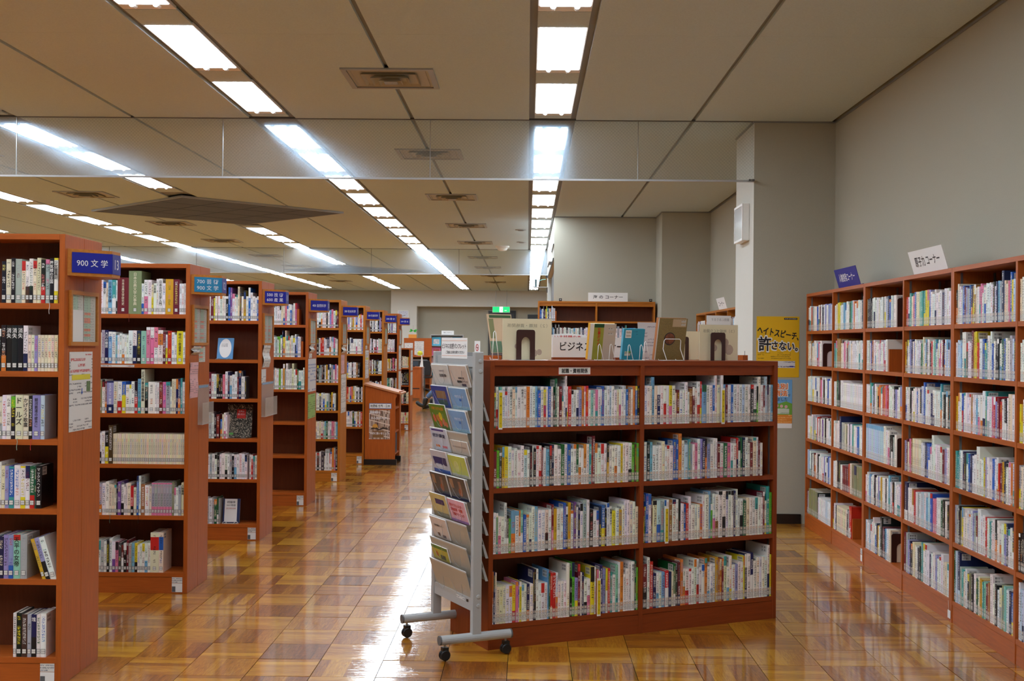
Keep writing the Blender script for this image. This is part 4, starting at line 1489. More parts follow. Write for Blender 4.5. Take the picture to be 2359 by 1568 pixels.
def shelf_displays():
    y = ROWS_Y[2]
    Z = 9.45
    X = lambda px: (px - 1213) * Z / 2800
    # blue booklet with white oval
    M = frame((X(510), y + .06, SH[1] + .006), (1, -.06, 0), (.07, .22, 1))
    t = face_book(M, .125, .167, .012, mat('oval_blue', (86, 150, 204), .35), 'light blue booklet with a large white oval on the technology bookcase')
    pts = [(.048 * math.cos(a), .084 + .076 * math.sin(a)) for a in [2 * math.pi * k / 28 for k in range(28)]]
    mb = MB()
    mb.quad([(a, b, .0008) for a, b in pts])
    mb.build('oval', M_PAPER, t)
    box('print', (-.032, .095, .001), (.018, .125, .0014), printed('grey_print', (228, 228, 226), (120, 120, 130), .009, 12.0), t)
    wire_stand(frame((X(509), y + .045, SH[1]), (1, -.06, 0)), 'clear wire stand holding the light blue booklet', .09, .012, m=M_STEEL)
    # dark mosaic cover
    mm = bpy.data.materials.new('mosaic_cover')
    n = NT(mm)
    vo = n.n.new('ShaderNodeTexVoronoi')
    n.put(vo.inputs['Vector'], n.obj())
    vo.inputs['Scale'].default_value = 150
    n.set(Base_Color=n.ramp(n.sep(vo.outputs['Color'])[0], (0, lin((24, 26, 24))), (.55, lin((70, 70, 64))), (.8, lin((150, 146, 130))), (1, lin((190, 180, 160)))), Roughness=.3)
    M = frame((X(544), y + .07, SH[3] + .006), (1, 0, 0), (.055, .2, 1))
    t = face_book(M, .195, .262, .012, mm, 'dark mosaic-patterned book with a red title panel on the technology bookcase')
    box('title_panel', (-.024, .15, .0003), (.046, .222, .0013), mat('panel_red', (206, 52, 44), .4), t)
    letters('世界の', M_INKW, t, Matrix.Identity(4), .045, .016, .011, .204, z=.0016)
    letters('郵便ポスト', M_INKW, t, Matrix.Identity(4), .055, .016, .011, .182, z=.0016)
    box('green_label', (-.085, .02, .0003), (-.045, .036, .0012), mat('label_green', (96, 170, 80), .5), t)
    wire_stand(frame((X(544), y + .05, SH[3]), (1, 0, 0)), 'clear wire stand holding the mosaic-patterned book', .09, .014, m=M_STEEL)
    # white booklet on the bottom shelf
    M = frame((X(529), y + .05, SH[5] + .004), (1, 0, 0), (.0, .16, 1))
    t = face_book(M, .13, .188, .02, mat('dusk_cover', (60, 76, 120), .35, noise=.5, scale=9), 'white book lettered 視聴率50の物語 standing face out on the technology bottom shelf')
    box('white_panel', (-.054, .006, .0003), (.044, .185, .0013), M_PAPER, t)
    letters('視聴率', M_INK, t, Matrix.Identity(4), .066, .020, -.004, .160, z=.0016)
    letters('50の物語', M_INK, t, Matrix.Identity(4), .070, .017, -.004, .136, z=.0016)
    box('red_print', (-.042, .100, .0013), (.034, .118, .0017), printed('red_small', (226, 224, 222), (200, 60, 60), .008, 13.0, dens=.2), t)
    wire_stand(frame((X(529), y + .035, SH[5]), (1, 0, 0)), 'white wire stand holding the white book on the bottom shelf', .09, .022)
    # books leaning flat near bookends on the right wall are left to the rows


shelf_displays()


# ------------------------------------------------------------------ signs on and by the right wall cases
def right_signs():
    for yy, text, m, ink, lab in ((9.55, '人権啓発コーナー', M_NAVY, M_INKW, 'small navy corner sign leaning out on the farthest wall bookcase'), (7.70, '原子力 コーナー', M_PAPER, M_INK, 'white corner sign lettered 原子力コーナー on the wall bookcases')):
        M = frame((2.44, yy, 2.003), (0, -1, 0), (-.30, 0, 1))
        t = thing('corner_sign', lab, 'sign', M, 'corner signs on the wall bookcases')
        w = .62
        box('board', (0, 0, 0), (w, .15, .003), m, t)
        letters(text, ink, t, Matrix.Identity(4), w * .72, .062, w * .5, .078, z=.0036, bold=.02)
        box('foot', (.1, 0, -.05), (w - .1, .003, 0), m, t)
    t = thing('corner_sign', 'small tilted white corner sign on the alcove bookcase', 'sign', frame((2.44, 15.5, 2.003), (0, -1, 0), (-.3, 0, 1)), 'corner signs on the wall bookcases')
    box('board', (0, 0, 0), (.62, .15, .003), M_PAPER, t)
    letters('コーナー', M_INK, t, Matrix.Identity(4), .4, .06, .31, .075, z=.0036)
    for k, (yy, z) in enumerate(((8.735, .02), (6.93, .0))):
        t = thing('shelf_tag', ['pair of white tags on the wall case kickboard, farther', 'white tag hanging on a thread from the wall case, nearer'][k], 'tag', frame((2.3975, yy, .02), (0, -1, 0)), 'tags on the wall cases')
        box('sticker', (0, 0, 0), (.045, .045, .0012), M_PAPER, t)
        if k == 0:
            box('sticker', (0, .05, 0), (.045, .09, .0012), M_NOTE2, t)
        else:
            MB().tube([(.02, .045, .001), (.03, .07, .006), (.015, .1, .003)], .001, 5).build('thread', M_WHITE, t)
    # posters on the near column
    fy = 10.6590
    t = thing('poster', 'bright yellow poster against hate speech on the grey column', 'poster', frame((2.003, fy, 1.278), (1, 0, 0), (.006, 0, 1)), 'posters on the column')
    w, h = .373, .531
    box('sheet', (0, 0, 0), (w, h, .001), mat('poster_yellow', (232, 184, 10), .45), t)
    I = Matrix.Identity(4)
    Mt = Matrix.Rotation(math.radians(-9.5), 4, 'Z')
    white = mat('halo_white', (232, 232, 226), .5)
    letters('ヘイトスピーチ、', M_INK, t, T(.190, .385, 0) @ Mt, .365, .066, 0, 0, fat=.0018, z=.0018)
    letters('許', white, t, I, .118, .138, .074, .292, fat=.0085, z=.0014, name='halo')
    letters('許', M_INK, t, I, .108, .125, .074, .292, fat=.0028, z=.0024)
    letters('さない。', white, t, T(.247, .272, 0) @ Matrix.Rotation(math.radians(-3), 4, 'Z'), .236, .086, 0, 0, fat=.0075, z=.0014, name='halo')
    letters('さない。', M_INK, t, T(.247, .272, 0) @ Matrix.Rotation(math.radians(-3), 4, 'Z'), .228, .072, 0, 0, fat=.0022, z=.0025)
    box('black_strip', (.24, h - .028, .001), (.355, h - .012, .002), M_INK, t)
    letters('STOP! HATE SPEECH', M_INKW, t, I, .10, .007, .2975, h - .020, z=.0024)
    box('small_print', (.012, .155, .001), (.30, .215, .0016), printed('yellow_print', (232, 184, 10), (120, 96, 10), .016, 14.0), t)
    box('white_box', (.03, .082, .001), (.338, .142, .0018), printed('box_print', (216, 216, 220), (60, 60, 90), .02, 15.0), t)
    box('navy_logo', (.29, .09, .0018), (.325, .1, .0024), M_NAVY, t)
    t = thing('poster', 'smaller landscape poster with orange lettering below the yellow one', 'poster', frame((2.061, fy, .833), (1, 0, 0)), 'posters on the column')
    w, h = .257, .425
    box('sheet', (0, 0, 0), (w, h, .001), mat('poster_sky', (112, 172, 222), .45), t)
    box('white_foot', (0, 0, .001), (w, .042, .0016), M_PAPER, t)
    box('orange_band', (0, .042, .001), (w, .118, .0016), printed('orange_print', (226, 138, 44), (240, 190, 120), .02, 16.0), t)
    mb = MB()
    mb.quad([(0, .118, .0014), (w, .118, .0014), (w, .215, .0014), (w * .8, .235, .0014), (w * .55, .215, .0014), (w * .3, .222, .0014), (0, .2, .0014)])
    mb.build('green_hill', mat('hill_green', (112, 172, 60), .5), t)
    box('text_box', (.02, .125, .0015), (w - .025, .172, .0022), printed('box_print2', (206, 216, 200), (80, 110, 80), .013, 17.0), t)
    for k, cx in enumerate((.125, .165, .205)):
        MB().lathe([(0, 0), (.014, .001), (0, .0015)], seg=12).build('pink_figure', mat('figure_pink', (226, 176, 176), .5), t).matrix_local = T(cx, .196 - .004 * k, .0016)
    org = mat('letter_orange', (238, 120, 24), .5)
    for s, x, yy, ww in (('差別', .15, .365, .13), ('解消法', .125, .305, .18)):
        letters(s, white, t, I, ww + .01, .056, x, yy, fat=.005, z=.0012, name='halo')
        letters(s, org, t, I, ww, .048, x, yy, fat=.0016, z=.0021)
    letters('が', M_INK, t, I, .018, .024, .232, .288, z=.0021)
    letters('できました', M_INK, t, I, .15, .028, .14, .252, z=.0021)
    # white box on the side of the column
    t = thing('wall_box', 'white framed box with glossy cover high on the bright side of the column', 'wall box', T(1.97, 10.86, 2.49))
    box('case', (-.058, 0, 0), (-.001, .42, .33), M_WHITE, t, bevel=.004)
    box('glossy_cover', (-.062, .018, .02), (-.058, .402, .31), mat('gloss_panel', (206, 212, 216), .08), t)
    m = MB()
    for a, b in (((0, 0), (.42, .02)), ((0, .31), (.42, .33)), ((0, .02), (.018, .31)), ((.402, .02), (.42, .31))):
        m.box((-.066, a[0], a[1]), (-.058, b[0], b[1]))
    m.build('frame', M_WHITE, t)


right_signs()


# ------------------------------------------------------------------ on top of the low bookcase
def isl_x(px, ly, z=1.462):
    a, b = -.3, 2.2
    for _ in range(40):
        c = (a + b) / 2
        if pix(IM @ Vector((c, ly, z)))[0] < px:
            a = c
        else:
            b = c
    return c


def ifr(x, y, z=1.462, lean=0.0, yaw=0.0):
    """frame on the island top: x along, y up, z towards the front; lean > 0 brings the top to the viewer"""
    return IM @ T(x, y, z) @ RZ(yaw) @ RX(90 + lean)


def arch_plate(M, label, w=.105, h=.158):
    t = thing('bookend', label, 'bookend', M, 'brown bookends on the low bookcase')
    r = .012
    a, b = -w / 2, w / 2
    o = [(a, 0), (a, h - r), (a + .0035, h - .0035), (a + r, h), (b - r, h), (b - .0035, h - .0035), (b, h - r), (b, 0)]
    q = .025
    inn = [(q, 0), (q, .092)] + [(q * math.cos(k), .092 + .028 * math.sin(k)) for k in [math.pi * j / 10 for j in range(1, 10)]] + [(-q, .092), (-q, 0)]
    m = MB()
    m.prism(o + inn, 0, .002, M=Matrix(((1, 0, 0, 0), (0, 0, 1, 0), (0, -1, 0, 0), (0, 0, 0, 1))))
    o = m.build('plate', M_BROWN, t)
    o.matrix_local = Matrix.Identity(4)
    box('foot', (-q + .001, 0.0005, -.09), (q - .001, .002, 0), M_BROWN, t)
    return t


def island_top():
    z = 1.463
    faint = mat('ink_faint', (176, 164, 132), .6)
    I = Matrix.Identity(4)
    # slanted acrylic leaflet stand
    x = isl_x(1158, .34)
    t = thing('leaflet_stand', 'slanted clear acrylic stand with a salmon and green leaflet, left end of the low bookcase', 'leaflet stand', ifr(x, .34, z + .024, -14, 8))
    box('back_sheet', (-.09, 0, 0), (.09, .245, .003), M_ACRYL, t)
    box('leaflet', (-.075, .01, .004), (.085, .225, .005), mat('leaflet_salmon', (206, 178, 146), .5), t)
    box('green_block', (-.073, .012, .0052), (.0, .075, .0058), mat('green_print', (96, 136, 106), .5, noise=.3, scale=90), t)
    box('green_bar', (-.06, .205, .0052), (.08, .220, .0058), mat('bar_green', (62, 92, 60), .5), t)
    box('olive_strip', (-.066, .09, .0052), (-.036, .2, .0058), mat('olive_print', (130, 132, 92), .5), t)
    box('front_pocket', (-.09, 0, .02), (.09, .08, .022), M_ACRYL, t)
    box('lip', (-.09, 0, .0), (.09, .002, .022), M_ACRYL, t)
    t = thing('wooden_block', 'small wooden block under the slanted leaflet stand', 'block', IM @ T(isl_x(1138, .26), .26, z))
    box('block', (-.035, -.02, 0), (.035, .06, .022), W_RED, t)
    box('nail', (-.002, .02, .022), (.002, .024, .024), M_STEEL, t)
    wire_stand(ifr(isl_x(1139, .16), .16, z), 'single white wire easel in front of the slanted leaflet stand', .001, .15)
    # cream boards with mirrored lettering and their bookends
    for k, (px, ly, w, h, txt, lab, bl, bp) in enumerate(((1214, .10, .285, .213, '（２）就職・資格関係', 'cream board with faint mirrored lettering near the left end of the low bookcase', 'brown arched bookend before the left cream board', 1211),
                                                      (1655, .10, .262, .200, '（３）地域づくり関係', 'cream board with faint mirrored lettering and figures at the right end', 'brown arched bookend before the right cream board', 1654))):
        x = isl_x(px, ly)
        t = thing('title_board', lab, 'display board', ifr(x, ly, z + .002), 'cream title boards')
        box('board', (-w / 2, 0, 0), (w / 2, h, .002), M_CREAM, t)
        box('acrylic_cover', (-w / 2 - .01, 0, .0025), (w / 2 + .006, h + .004, .0045), M_ACRYL, t)
        letters(txt, faint, t, I, w * .82, .020, 0, h - .035, mirror=True, z=.0022)
        f2 = mat('faint_figure', (206, 178, 156), .7, noise=.15, scale=70)
        for a, b, r in (((-.03, .07, .02), (.045, .1, .024), (.07, .06, .03)) if k else ((-.06, .07, .014), (.04, .035, .02), (.07, .04, .016))):
            MB().lathe([(0, 0), (r, .0001), (r, .0002)], seg=10).build('faint_drawing', f2, t).matrix_local = T(a, b, .0021)
        arch_plate(ifr(isl_x(bp, .075), .075, z), bl, .108 if k == 0 else .100)
    # white cards lying under the left board
    t = thing('card', 'thin white card lying flat on the front edge of the low bookcase', 'card', IM @ T(isl_x(1205, .02), .02, z))
    box('sheet', (-.05, 0, 0), (.13, .06, .0012), M_PAPER, t)
    # white box sign
    x0, x1 = isl_x(1272, .40), isl_x(1446, .40)
    w = x1 - x0
    t = thing('box_sign', 'long white box sign lettered ビジネスコーナー on top of the low bookcase', 'sign', ifr((x0 + x1) / 2, .40, z + .012))
    box('front_panel', (-w / 2, 0, 0), (w / 2, .112, .004), M_WHITE, t)
    box('side_panel', (-w / 2 - .002, 0, -.05), (-w / 2 + .002, .118, .0), M_WHITE, t)
    box('wooden_base', (-w / 2, -.012, -.05), (w / 2, 0, .008), W_ISLH, t)
    letters('ビジネスコーナー', M_INK, t, I, w * .84, .048, .008, .062, bold=.02, z=.0046)
    t = thing('white_card', 'white arched card with red lettering standing behind the box sign', 'card', ifr(isl_x(1308, .445), .445, z + .012))
    mb = MB()
    pts = [(-.11, 0), (.11, 0), (.11, .125)] + [(.11 - .22 * k / 8, .125 + .008 * math.sin(math.pi * k / 8)) for k in range(1, 8)] + [(-.11, .125)]
    mb.quad([(a, b, 0) for a, b in pts])
    mb.quad([(a, b, -.002) for a, b in reversed(pts)])
    mb.build('sheet', M_PAPER, t)
    letters('いま話題の本', mat('ink_r', PAL['r'], .5), t, I, .17, .016, 0, .115, z=.0006, bold=.03)
    # books displayed with their backs to the viewer
    def back_book(px, ly, w, h, th, cover, spine, label, lean=13, yaw=4):
        x = isl_x(px, ly)
        t = thing('display_book', label, 'book', ifr(x, ly, z + .004, lean, yaw), 'books displayed on the low bookcase')
        box('back_cover', (-w / 2, 0, 0), (w / 2, h, .0012), cover, t)
        box('front_cover', (-w / 2, 0, -th), (w / 2, h, -th + .0012), spine, t)
        box('page_block', (-w / 2 + .001, .003, -th + .0012), (w / 2 - .003, h - .003, 0), M_PAGE, t)
        box('spine', (-w / 2 - .0016, 0, -th), (-w / 2, h, .0012), spine, t)
        return t
    olive = mat('cover_olive', (158, 158, 58), .35, noise=.1, scale=30)
    t = back_book(1383, .10, .150, .196, .026, olive, mat('cover_amber', (228, 172, 16), .35), 'thick book with olive and beige back cover and yellow edge on the low bookcase', 12, -8)
    box('beige_panel', (.005, 0, .0012), (.075, .196, .002), mat('panel_beige', (196, 180, 162), .4), t)
    box('cream_strip', (-.075, 0, .0012), (-.052, .196, .002), M_PAGE, t)
    box('dark_band', (-.05, .176, .0012), (.005, .196, .0022), mat('dark_green_band', (26, 76, 40), .4), t)
    letters('仕事ガイド', mat('title_red', (206, 44, 32), .4), t, I, .017, .098, -.022, .126, vertical=True, bold=.04, z=.0024)
    for k in range(2):
        box('bar_code', (.032, .160 - .026 * k, .002), (.062, .172 - .026 * k, .0026), printed('bars', (196, 190, 180), (40, 40, 44), .03, 19.0), t)
    wire_stand(ifr(isl_x(1394, .052), .052, z), 'white wire easel before the olive-backed book', .072, .088)
    cy = mat('cover_cyan', (44, 152, 180), .35)
    t = back_book(1455, .10, .132, .170, .016, cy, mat('cover_skyedge', (90, 180, 210), .35), 'bright turquoise book showing its back cover on the low bookcase', 10, 0)
    box('code_panel', (-.055, .120, .0012), (-.018, .162, .002), M_PAPER, t)
    for k in range(2):
        box('bar_code', (-.051, .144 - .018 * k, .002), (-.022, .155 - .018 * k, .0026), MATS['bars'], t)
    box('price_sticker', (-.05, .022, .0012), (-.012, .046, .002), printed('sticker', (200, 206, 190), (60, 60, 60), .01, 20.0), t)
    box('green_sticker', (-.036, .040, .002), (-.012, .047, .0026), MATS['label_green'], t)
    box('print', (-.012, .130, .0012), (.02, .156, .0016), printed('cyan_print', (44, 152, 180), (20, 60, 90), .007, 21.0), t)
    wire_stand(ifr(isl_x(1463, .052), .052, z), 'white wire easel before the turquoise book', .076, .086)
    # print sheet in acrylic behind
    t = thing('print_stand', 'clear stand with a white printed sheet behind the turquoise book', 'display board', ifr(isl_x(1500, .36), .36, z, -6))
    box('sheet', (-.08, 0, 0), (.08, .215, .001), printed('grey_sheet', (212, 206, 206), (150, 140, 150), .018, 22.0), t)
    box('acrylic_cover', (-.084, 0, .0015), (.084, .222, .003), M_ACRYL, t)
    wire_stand(ifr(isl_x(1487, .30), .30, z), 'white wire easel before the printed sheet', .001, .105)
    gold = mat('cover_gold', (150, 128, 74), .35, noise=.35, scale=220)
    t = back_book(1540, .085, .190, .232, .018, gold, mat('cover_copper', (176, 112, 64), .35), 'large golden-brown patterned book with a round picture on the low bookcase', 11, 0)
    box('code_panel', (.0, .185, .0012), (.088, .228, .002), mat('panel_sand', (192, 168, 134), .4), t)
    for k in range(2):
        box('bar_code', (.055, .210 - .018 * k, .002), (.084, .221 - .018 * k, .0026), MATS['bars'], t)
    MB().lathe([(0, .0012), (.036, .0012), (.036, .0018), (0, .0018)], seg=24).build('round_picture', mat('round_dark', (40, 40, 40), .3), t).matrix_local = T(-.01, .118, 0)
    MB().lathe([(0, .0019), (.031, .0019), (.031, .0022), (0, .0022)], seg=24).build('picture_inside', mat('round_mix', (150, 84, 50), .3, noise=.75, scale=45), t).matrix_local = T(-.01, .118, 0)
    box('cream_strip', (-.095, 0, .0012), (-.089, .232, .002), M_PAGE, t)
    wire_stand(ifr(isl_x(1549, .030), .030, z), 'white wire stand with a square loop before the golden book', .112, .118, tall=True)
    # back row right
    t = thing('title_board', 'cream board standing behind the golden-brown book', 'display board', ifr(isl_x(1592, .38), .38, z + .002), 'cream title boards')
    box('board', (-.10, 0, 0), (.10, .165, .002), M_CREAM, t)
    box('acrylic_cover', (-.105, 0, .0025), (.105, .168, .004), M_ACRYL, t)
    arch_plate(ifr(isl_x(1570, .35), .35, z), 'brown arched bookend half hidden behind the golden book', .10, .135)
    t = thing('title_board', 'white board with mirrored lettering behind the right cream board', 'display board', ifr(isl_x(1655, .42), .42, z + .002), 'cream title boards')
    box('board', (-.088, 0, 0), (.088, .262, .002), M_PAPER, t)
    letters('裏側にあります', mat('ink_palegrey', (186, 186, 186), .6), t, I, .13, .018, .01, .238, mirror=True, z=.0024)
    t = thing('wooden_block', 'small wooden block with an upright pin, right end of the low bookcase', 'block', IM @ T(isl_x(1711, .30), .30, z))
    box('block', (-.014, -.02, 0), (.022, .03, .030), W_RED, t)
    MB().tube([(.014, .0, .03), (.014, .0, .055)], .0012, 6).build('pin', M_BLACK, t)
    # fascia label
    xc = isl_x(1326, 0, 1.42)
    t = thing('fascia_label', 'white label lettered 就職・資格関係 on the top rail of the low bookcase', 'label', IM @ T(xc, .0115, 1.409) @ RX(90))
    box('red_border', (-.096, -.020, 0), (.096, .020, .001), mat('border_red', (200, 70, 60), .4), t)
    box('plate', (-.094, -.018, .001), (.094, .018, .0018), M_WHITE, t)
    letters('就職・資格関係', M_INK, t, I, .155, .024, 0, 0, fat=.0006, z=.0022)


island_top()


def ribbons():
    y = ROWS_Y[0]
    for k, (px, z, rgb, nm, yy) in enumerate(((32, SH[2], (150, 180, 160), 'pale green ribbon bookmark hanging over the third shelf of the literature bookcase', 0), (64, SH[2], (200, 50, 40), 'red ribbon bookmark hanging over the third shelf of the literature bookcase', 0),
                                          (104, SH[0], (220, 214, 206), 'white ribbon bookmark hanging over the top shelf of the literature bookcase', 0), (290, SH[0], (120, 30, 40), 'dark red ribbon bookmark under the thick maroon volume on the arts bookcase', 1),
                                          (250, SH[4], (90, 120, 110), 'green ribbon bookmark on the fifth shelf of the arts bookcase', 1), (316, SH[4], (40, 30, 34), 'dark ribbon bookmark on the fifth shelf of the arts bookcase', 1))):
        Y = ROWS_Y[yy]
        x = (px - 1213) * Y / 2800
        t = MB().tube([(x, Y + .03, z + .0015), (x + .003, Y - .002, z + .0015), (x + .006, Y - .004, z - .012), (x + .002, Y - .003, z - .034), (x + .004, Y - .004, z - .048)], .0013, 5).build('ribbon_bookmark', mat(f'ribbon_{k}', rgb, .6))
        tag(t, nm, 'bookmark', 'ribbon bookmarks')


ribbons()


# ------------------------------------------------------------------ leaflet rack beside the low bookcase
def leaflet_rack():
    KM = Matrix(((IU.x, IN.x, 0, -.243), (IU.y, IN.y, 0, 6.0), (0, 0, 1, 0), (0, 0, 0, 1)))
    t = thing('leaflet_rack', 'light grey metal leaflet rack on casters at the end of the low bookcase', 'leaflet rack', KM)
    L = .51
    H = 1.505
    I = Matrix.Identity(4)
    for y in (0, L):
        p = box('post', (-.024, y - .016, .115), (.024, y + .016, H), M_GREY, t, bevel=.003)
        s = -1 if y == 0 else 1
        for z in (H - .045, H - .095, .30, .255):
            m = MB()
            m.lathe([(0, .004), (.009, .003), (.011, 0)], seg=10, M=Matrix.Rotation(math.radians(90 if s < 0 else -90), 4, 'X'))
            o = m.build('screw_cap', M_GREY, p)
            o.location = (.006, y + s * .0165, z)
        b = MB()
        b.tube([(-.19, y, .100), (-.188, y, .100), (.188, y, .100), (.19, y, .100)], [.021, .023, .023, .021], 16)
        f = b.build('foot_bar', M_GREY, t, smooth=False)
        for q in (-.195, .187):
            MB().tube([(q, y, .100), (q + .008, y, .100)], .0235, 16).build('end_cap', M_GREYD, f)
        for x in (-.165, .165):
            c = MB()
            Mx = T(x, y, .028) @ RX(90)
            for dz in (-.016, .006):
                c.lathe([(0, dz), (.022, dz), (.026, dz + .003), (.026, dz + .008), (.022, dz + .011), (0, dz + .011)], seg=16, M=Mx)
            o = c.build('caster', M_BLACK, t, smooth=False)
            MB().box((x - .014, y - .015, .035), (x + .016, y + .015, .066)).build('caster_fork', M_BLACK, o)
            MB().tube([(x, y, .06), (x, y, .082)], .006, 8).build('stem', M_STEEL, o)
    box('top_rail', (-.012, .016, H - .075), (.012, L - .016, H - .022), M_GREY, t)
    box('back_strip', (.012, .03, H - .06), (.016, L - .03, H - .002), see_through('frosted', (220, 222, 224), .35, .3), t)
    r = box('bottom_rail', (-.016, .016, .225), (.016, L - .016, .285), M_GREY, t)
    box('maker_label', (-.0175, .10, .262), (-.016, .2, .275), M_NOTE2, r)
    box('dark_label', (-.0175, .055, .262), (-.016, .078, .275), M_INK, r)
    box('core_panel', (-.003, .016, .285), (.003, L - .016, H - .075), M_GREY, t)
    # slanting pockets: local frame of a pocket has x along the rack, y up the slope, z towards the left aisle
    tilt = 17
    for k in range(10):
        zt = 1.437 - .1135 * k
        last = k == 9
        ln = .20 if not last else .19
        P = Matrix.Translation((-.050, 0, zt)) @ Matrix(((0, 0, -1, 0), (-1, 0, 0, 0), (0, 1, 0, 0), (0, 0, 0, 1))) @ RX(tilt)
        # P: x -> -y (rack), y -> up, z -> -x ; origin at the upper edge
        pk = bpy.data.objects.new('pocket', MB().box((-L + .02, -ln, -.004), (-.02, 0, -.001)).mesh('pocket', mat('pocket_beige', (176, 164, 146), .4)))  # tan of wood reflected in the acrylic, put into the pocket colour
        COL.objects.link(pk)
        pk.parent = t
        pk.matrix_local = P
        for c in range(2):
            a = -.252 if c == 0 else -.488
            w = .228
            h = .088
            b0 = -.110 if not last else -.15
            pts = [(a, b0), (a + w, b0), (a + w, b0 + h)]
            # deep finger notch in the clear front
            nt = [(a + w * .80, b0 + h), (a + w * .74, b0 + h * .6), (a + w * .70, b0 + h * .3), (a + w * .60, b0 + h * .13), (a + w * .50, b0 + h * .10), (a + w * .38, b0 + h * .25), (a + w * .28, b0 + h * .6), (a + w * .2, b0 + h)]
            pts = pts + nt + [(a, b0 + h)]
            m = MB()
            k0 = len(m.v)
            lo = [(a, b0), (a + w * .28, b0), (a + w * .28, b0 + h * .6), (a + w * .2, b0 + h), (a, b0 + h)]
            mid = [(a + w * .28, b0), (a + w * .74, b0), (a + w * .74, b0 + h * .6), (a + w * .70, b0 + h * .3), (a + w * .60, b0 + h * .13), (a + w * .50, b0 + h * .10), (a + w * .38, b0 + h * .25), (a + w * .28, b0 + h * .6)]
            hi = [(a + w * .74, b0), (a + w, b0), (a + w, b0 + h), (a + w * .8, b0 + h), (a + w * .74, b0 + h * .6)]
            for pl in (lo, mid, hi):
                m.quad([(x, y, .016) for x, y in pl])
            m.quad([(a, b0, -.001), (a + w, b0, -.001), (a + w, b0, .016), (a, b0, .016)])
            o = m.build('clear_front', M_ACRYL, pk)
            m = MB()
            e = nt
            m.tube([(x, y, .0165) for x, y in e], .0009, 4)
            o = m.build('notch_edge', mat('notch_grey', (150, 152, 152), .3), pk)
        # upper edge lip
        MB().box((-L + .02, -.003, -.006), (-.02, .004, 0)).build('edge_lip', mat('lip_grey', (196, 198, 198), .35), pk)
    # back side trays seen past the near post
    for k in range(8):
        z = 1.16 - .1135 * k
        m = MB()
        m.quad([(.028, .02, z + .13), (.028, L - .02, z + .13), (.072, L - .02, z), (.072, .02, z)])
        m.quad([(.031, .02, z + .13), (.075, .02, z), (.075, L - .02, z), (.031, L - .02, z + .13)])
        m.quad([(.028, .02, z + .13), (.072, .02, z), (.075, .02, z), (.031, .02, z + .13)])
        m.quad([(.04, .02, z + .07), (.06, .02, z), (.072, .02, z), (.05, .02, z + .07)])
        m.build('rear_tray', M_GREY, t)
    # leaflets
    blue = [(112, 156, 206), (186, 206, 226)]

    def leaflet(k, c, rgb, lab, deco=None, w=.212, h=.150, up=0.0, dx=0.0, thick=.006):
        zt = 1.437 - .1135 * k
        P = KM @ Matrix.Translation((-.050, 0, zt)) @ Matrix(((0, 0, -1, 0), (-1, 0, 0, 0), (0, 1, 0, 0), (0, 0, 0, 1))) @ RX(tilt)
        a = (-.252 if c == 1 else -.488) + .008 + dx
        Q = P @ T(a + w / 2, -.112, .001)
        t = thing('leaflet', lab, 'leaflet', Q, 'leaflets in the grey rack')
        top = .112 + up
        MB().box((-w / 2, 0, 0), (w / 2, top, thick)).build('sheets', M_PAPER, t)
        m = mat(f'leaflet_{k}_{c}', rgb, .3, noise=.12, scale=14)
        MB().box((-w / 2, 0.0005, thick), (w / 2, top, thick + .0008)).build('cover', m, t)
        z = thick + .0010
        for d in deco or []:
            if d[0] == 'box':
                _, x0, y0, x1, y1, rgb2 = d
                MB().box((x0 * w - w / 2, y0 * top, z), (x1 * w - w / 2, y1 * top, z + .0005)).build('print_block', mat('pr_%d_%d_%d' % rgb2, rgb2, .35, noise=.25, scale=50), t)
            elif d[0] == 'dot':
                _, x0, y0, r, rgb2 = d
                o = MB().lathe([(0, .0008), (r, .0006), (r, 0)], seg=12).build('print_shape', mat('pr_%d_%d_%d' % rgb2, rgb2, .35, noise=.25, scale=50), t)
                o.location = (x0 * w - w / 2, y0 * top, z)
            else:
                _, s, x0, y0, tw, th, mm = d
                letters(s, mm, t, I, tw * w, th * top, x0 * w - w / 2, y0 * top, fat=.0003, z=z + .0011)
    gk = mat('ink_K', PAL['K'], .5)
    navy = mat('ink_B', PAL['B'], .5)
    leaflet(0, 0, (214, 212, 206), 'white leaflet lettered 活用事例集 in the rack top row, far side', [('t', '活用事例集', .62, .50, .42, .15, gk), ('t', 'ものづくり', .62, .72, .3, .07, navy)])
    leaflet(0, 1, (212, 196, 182), 'pale pinkish leaflet in the rack top row, near side', [('t', '取得支援', .6, .42, .34, .09, M_INK), ('t', '資格取得ガイドブック', .62, .26, .6, .12, M_INK), ('box', .55, .04, .8, .16, (70, 60, 80))])
    leaflet(1, 0, (52, 74, 150), 'dark blue leaflet with an old building picture', [('box', .25, .42, .85, .78, (150, 118, 86)), ('box', .3, .12, .85, .36, (58, 84, 70))], up=.004)
    leaflet(1, 1, (126, 170, 214), 'sky blue leaflet in the rack second row', [('t', 'やきパンフレット', .55, .62, .5, .13, M_INKW), ('t', '案内', .6, .46, .16, .12, mat('ink_b', PAL['b'], .5)), ('box', 0, 0, 1, .16, (156, 196, 218))])
    leaflet(2, 0, (96, 132, 44), 'green leaflet with orange peppers sticking out of its pocket', [('t', '子育てモデル企業', .52, .84, .74, .13, mat('ink_o', PAL['o'], .5)), ('dot', .2, .42, .021, (226, 92, 40)), ('dot', .42, .45, .02, (206, 120, 60)), ('dot', .6, .52, .022, (224, 196, 40)), ('dot', .72, .30, .022, (218, 110, 60)), ('dot', .5, .22, .018, (230, 100, 50)), ('dot', .86, .2, .016, (220, 104, 50))], up=.022, dx=-.012)
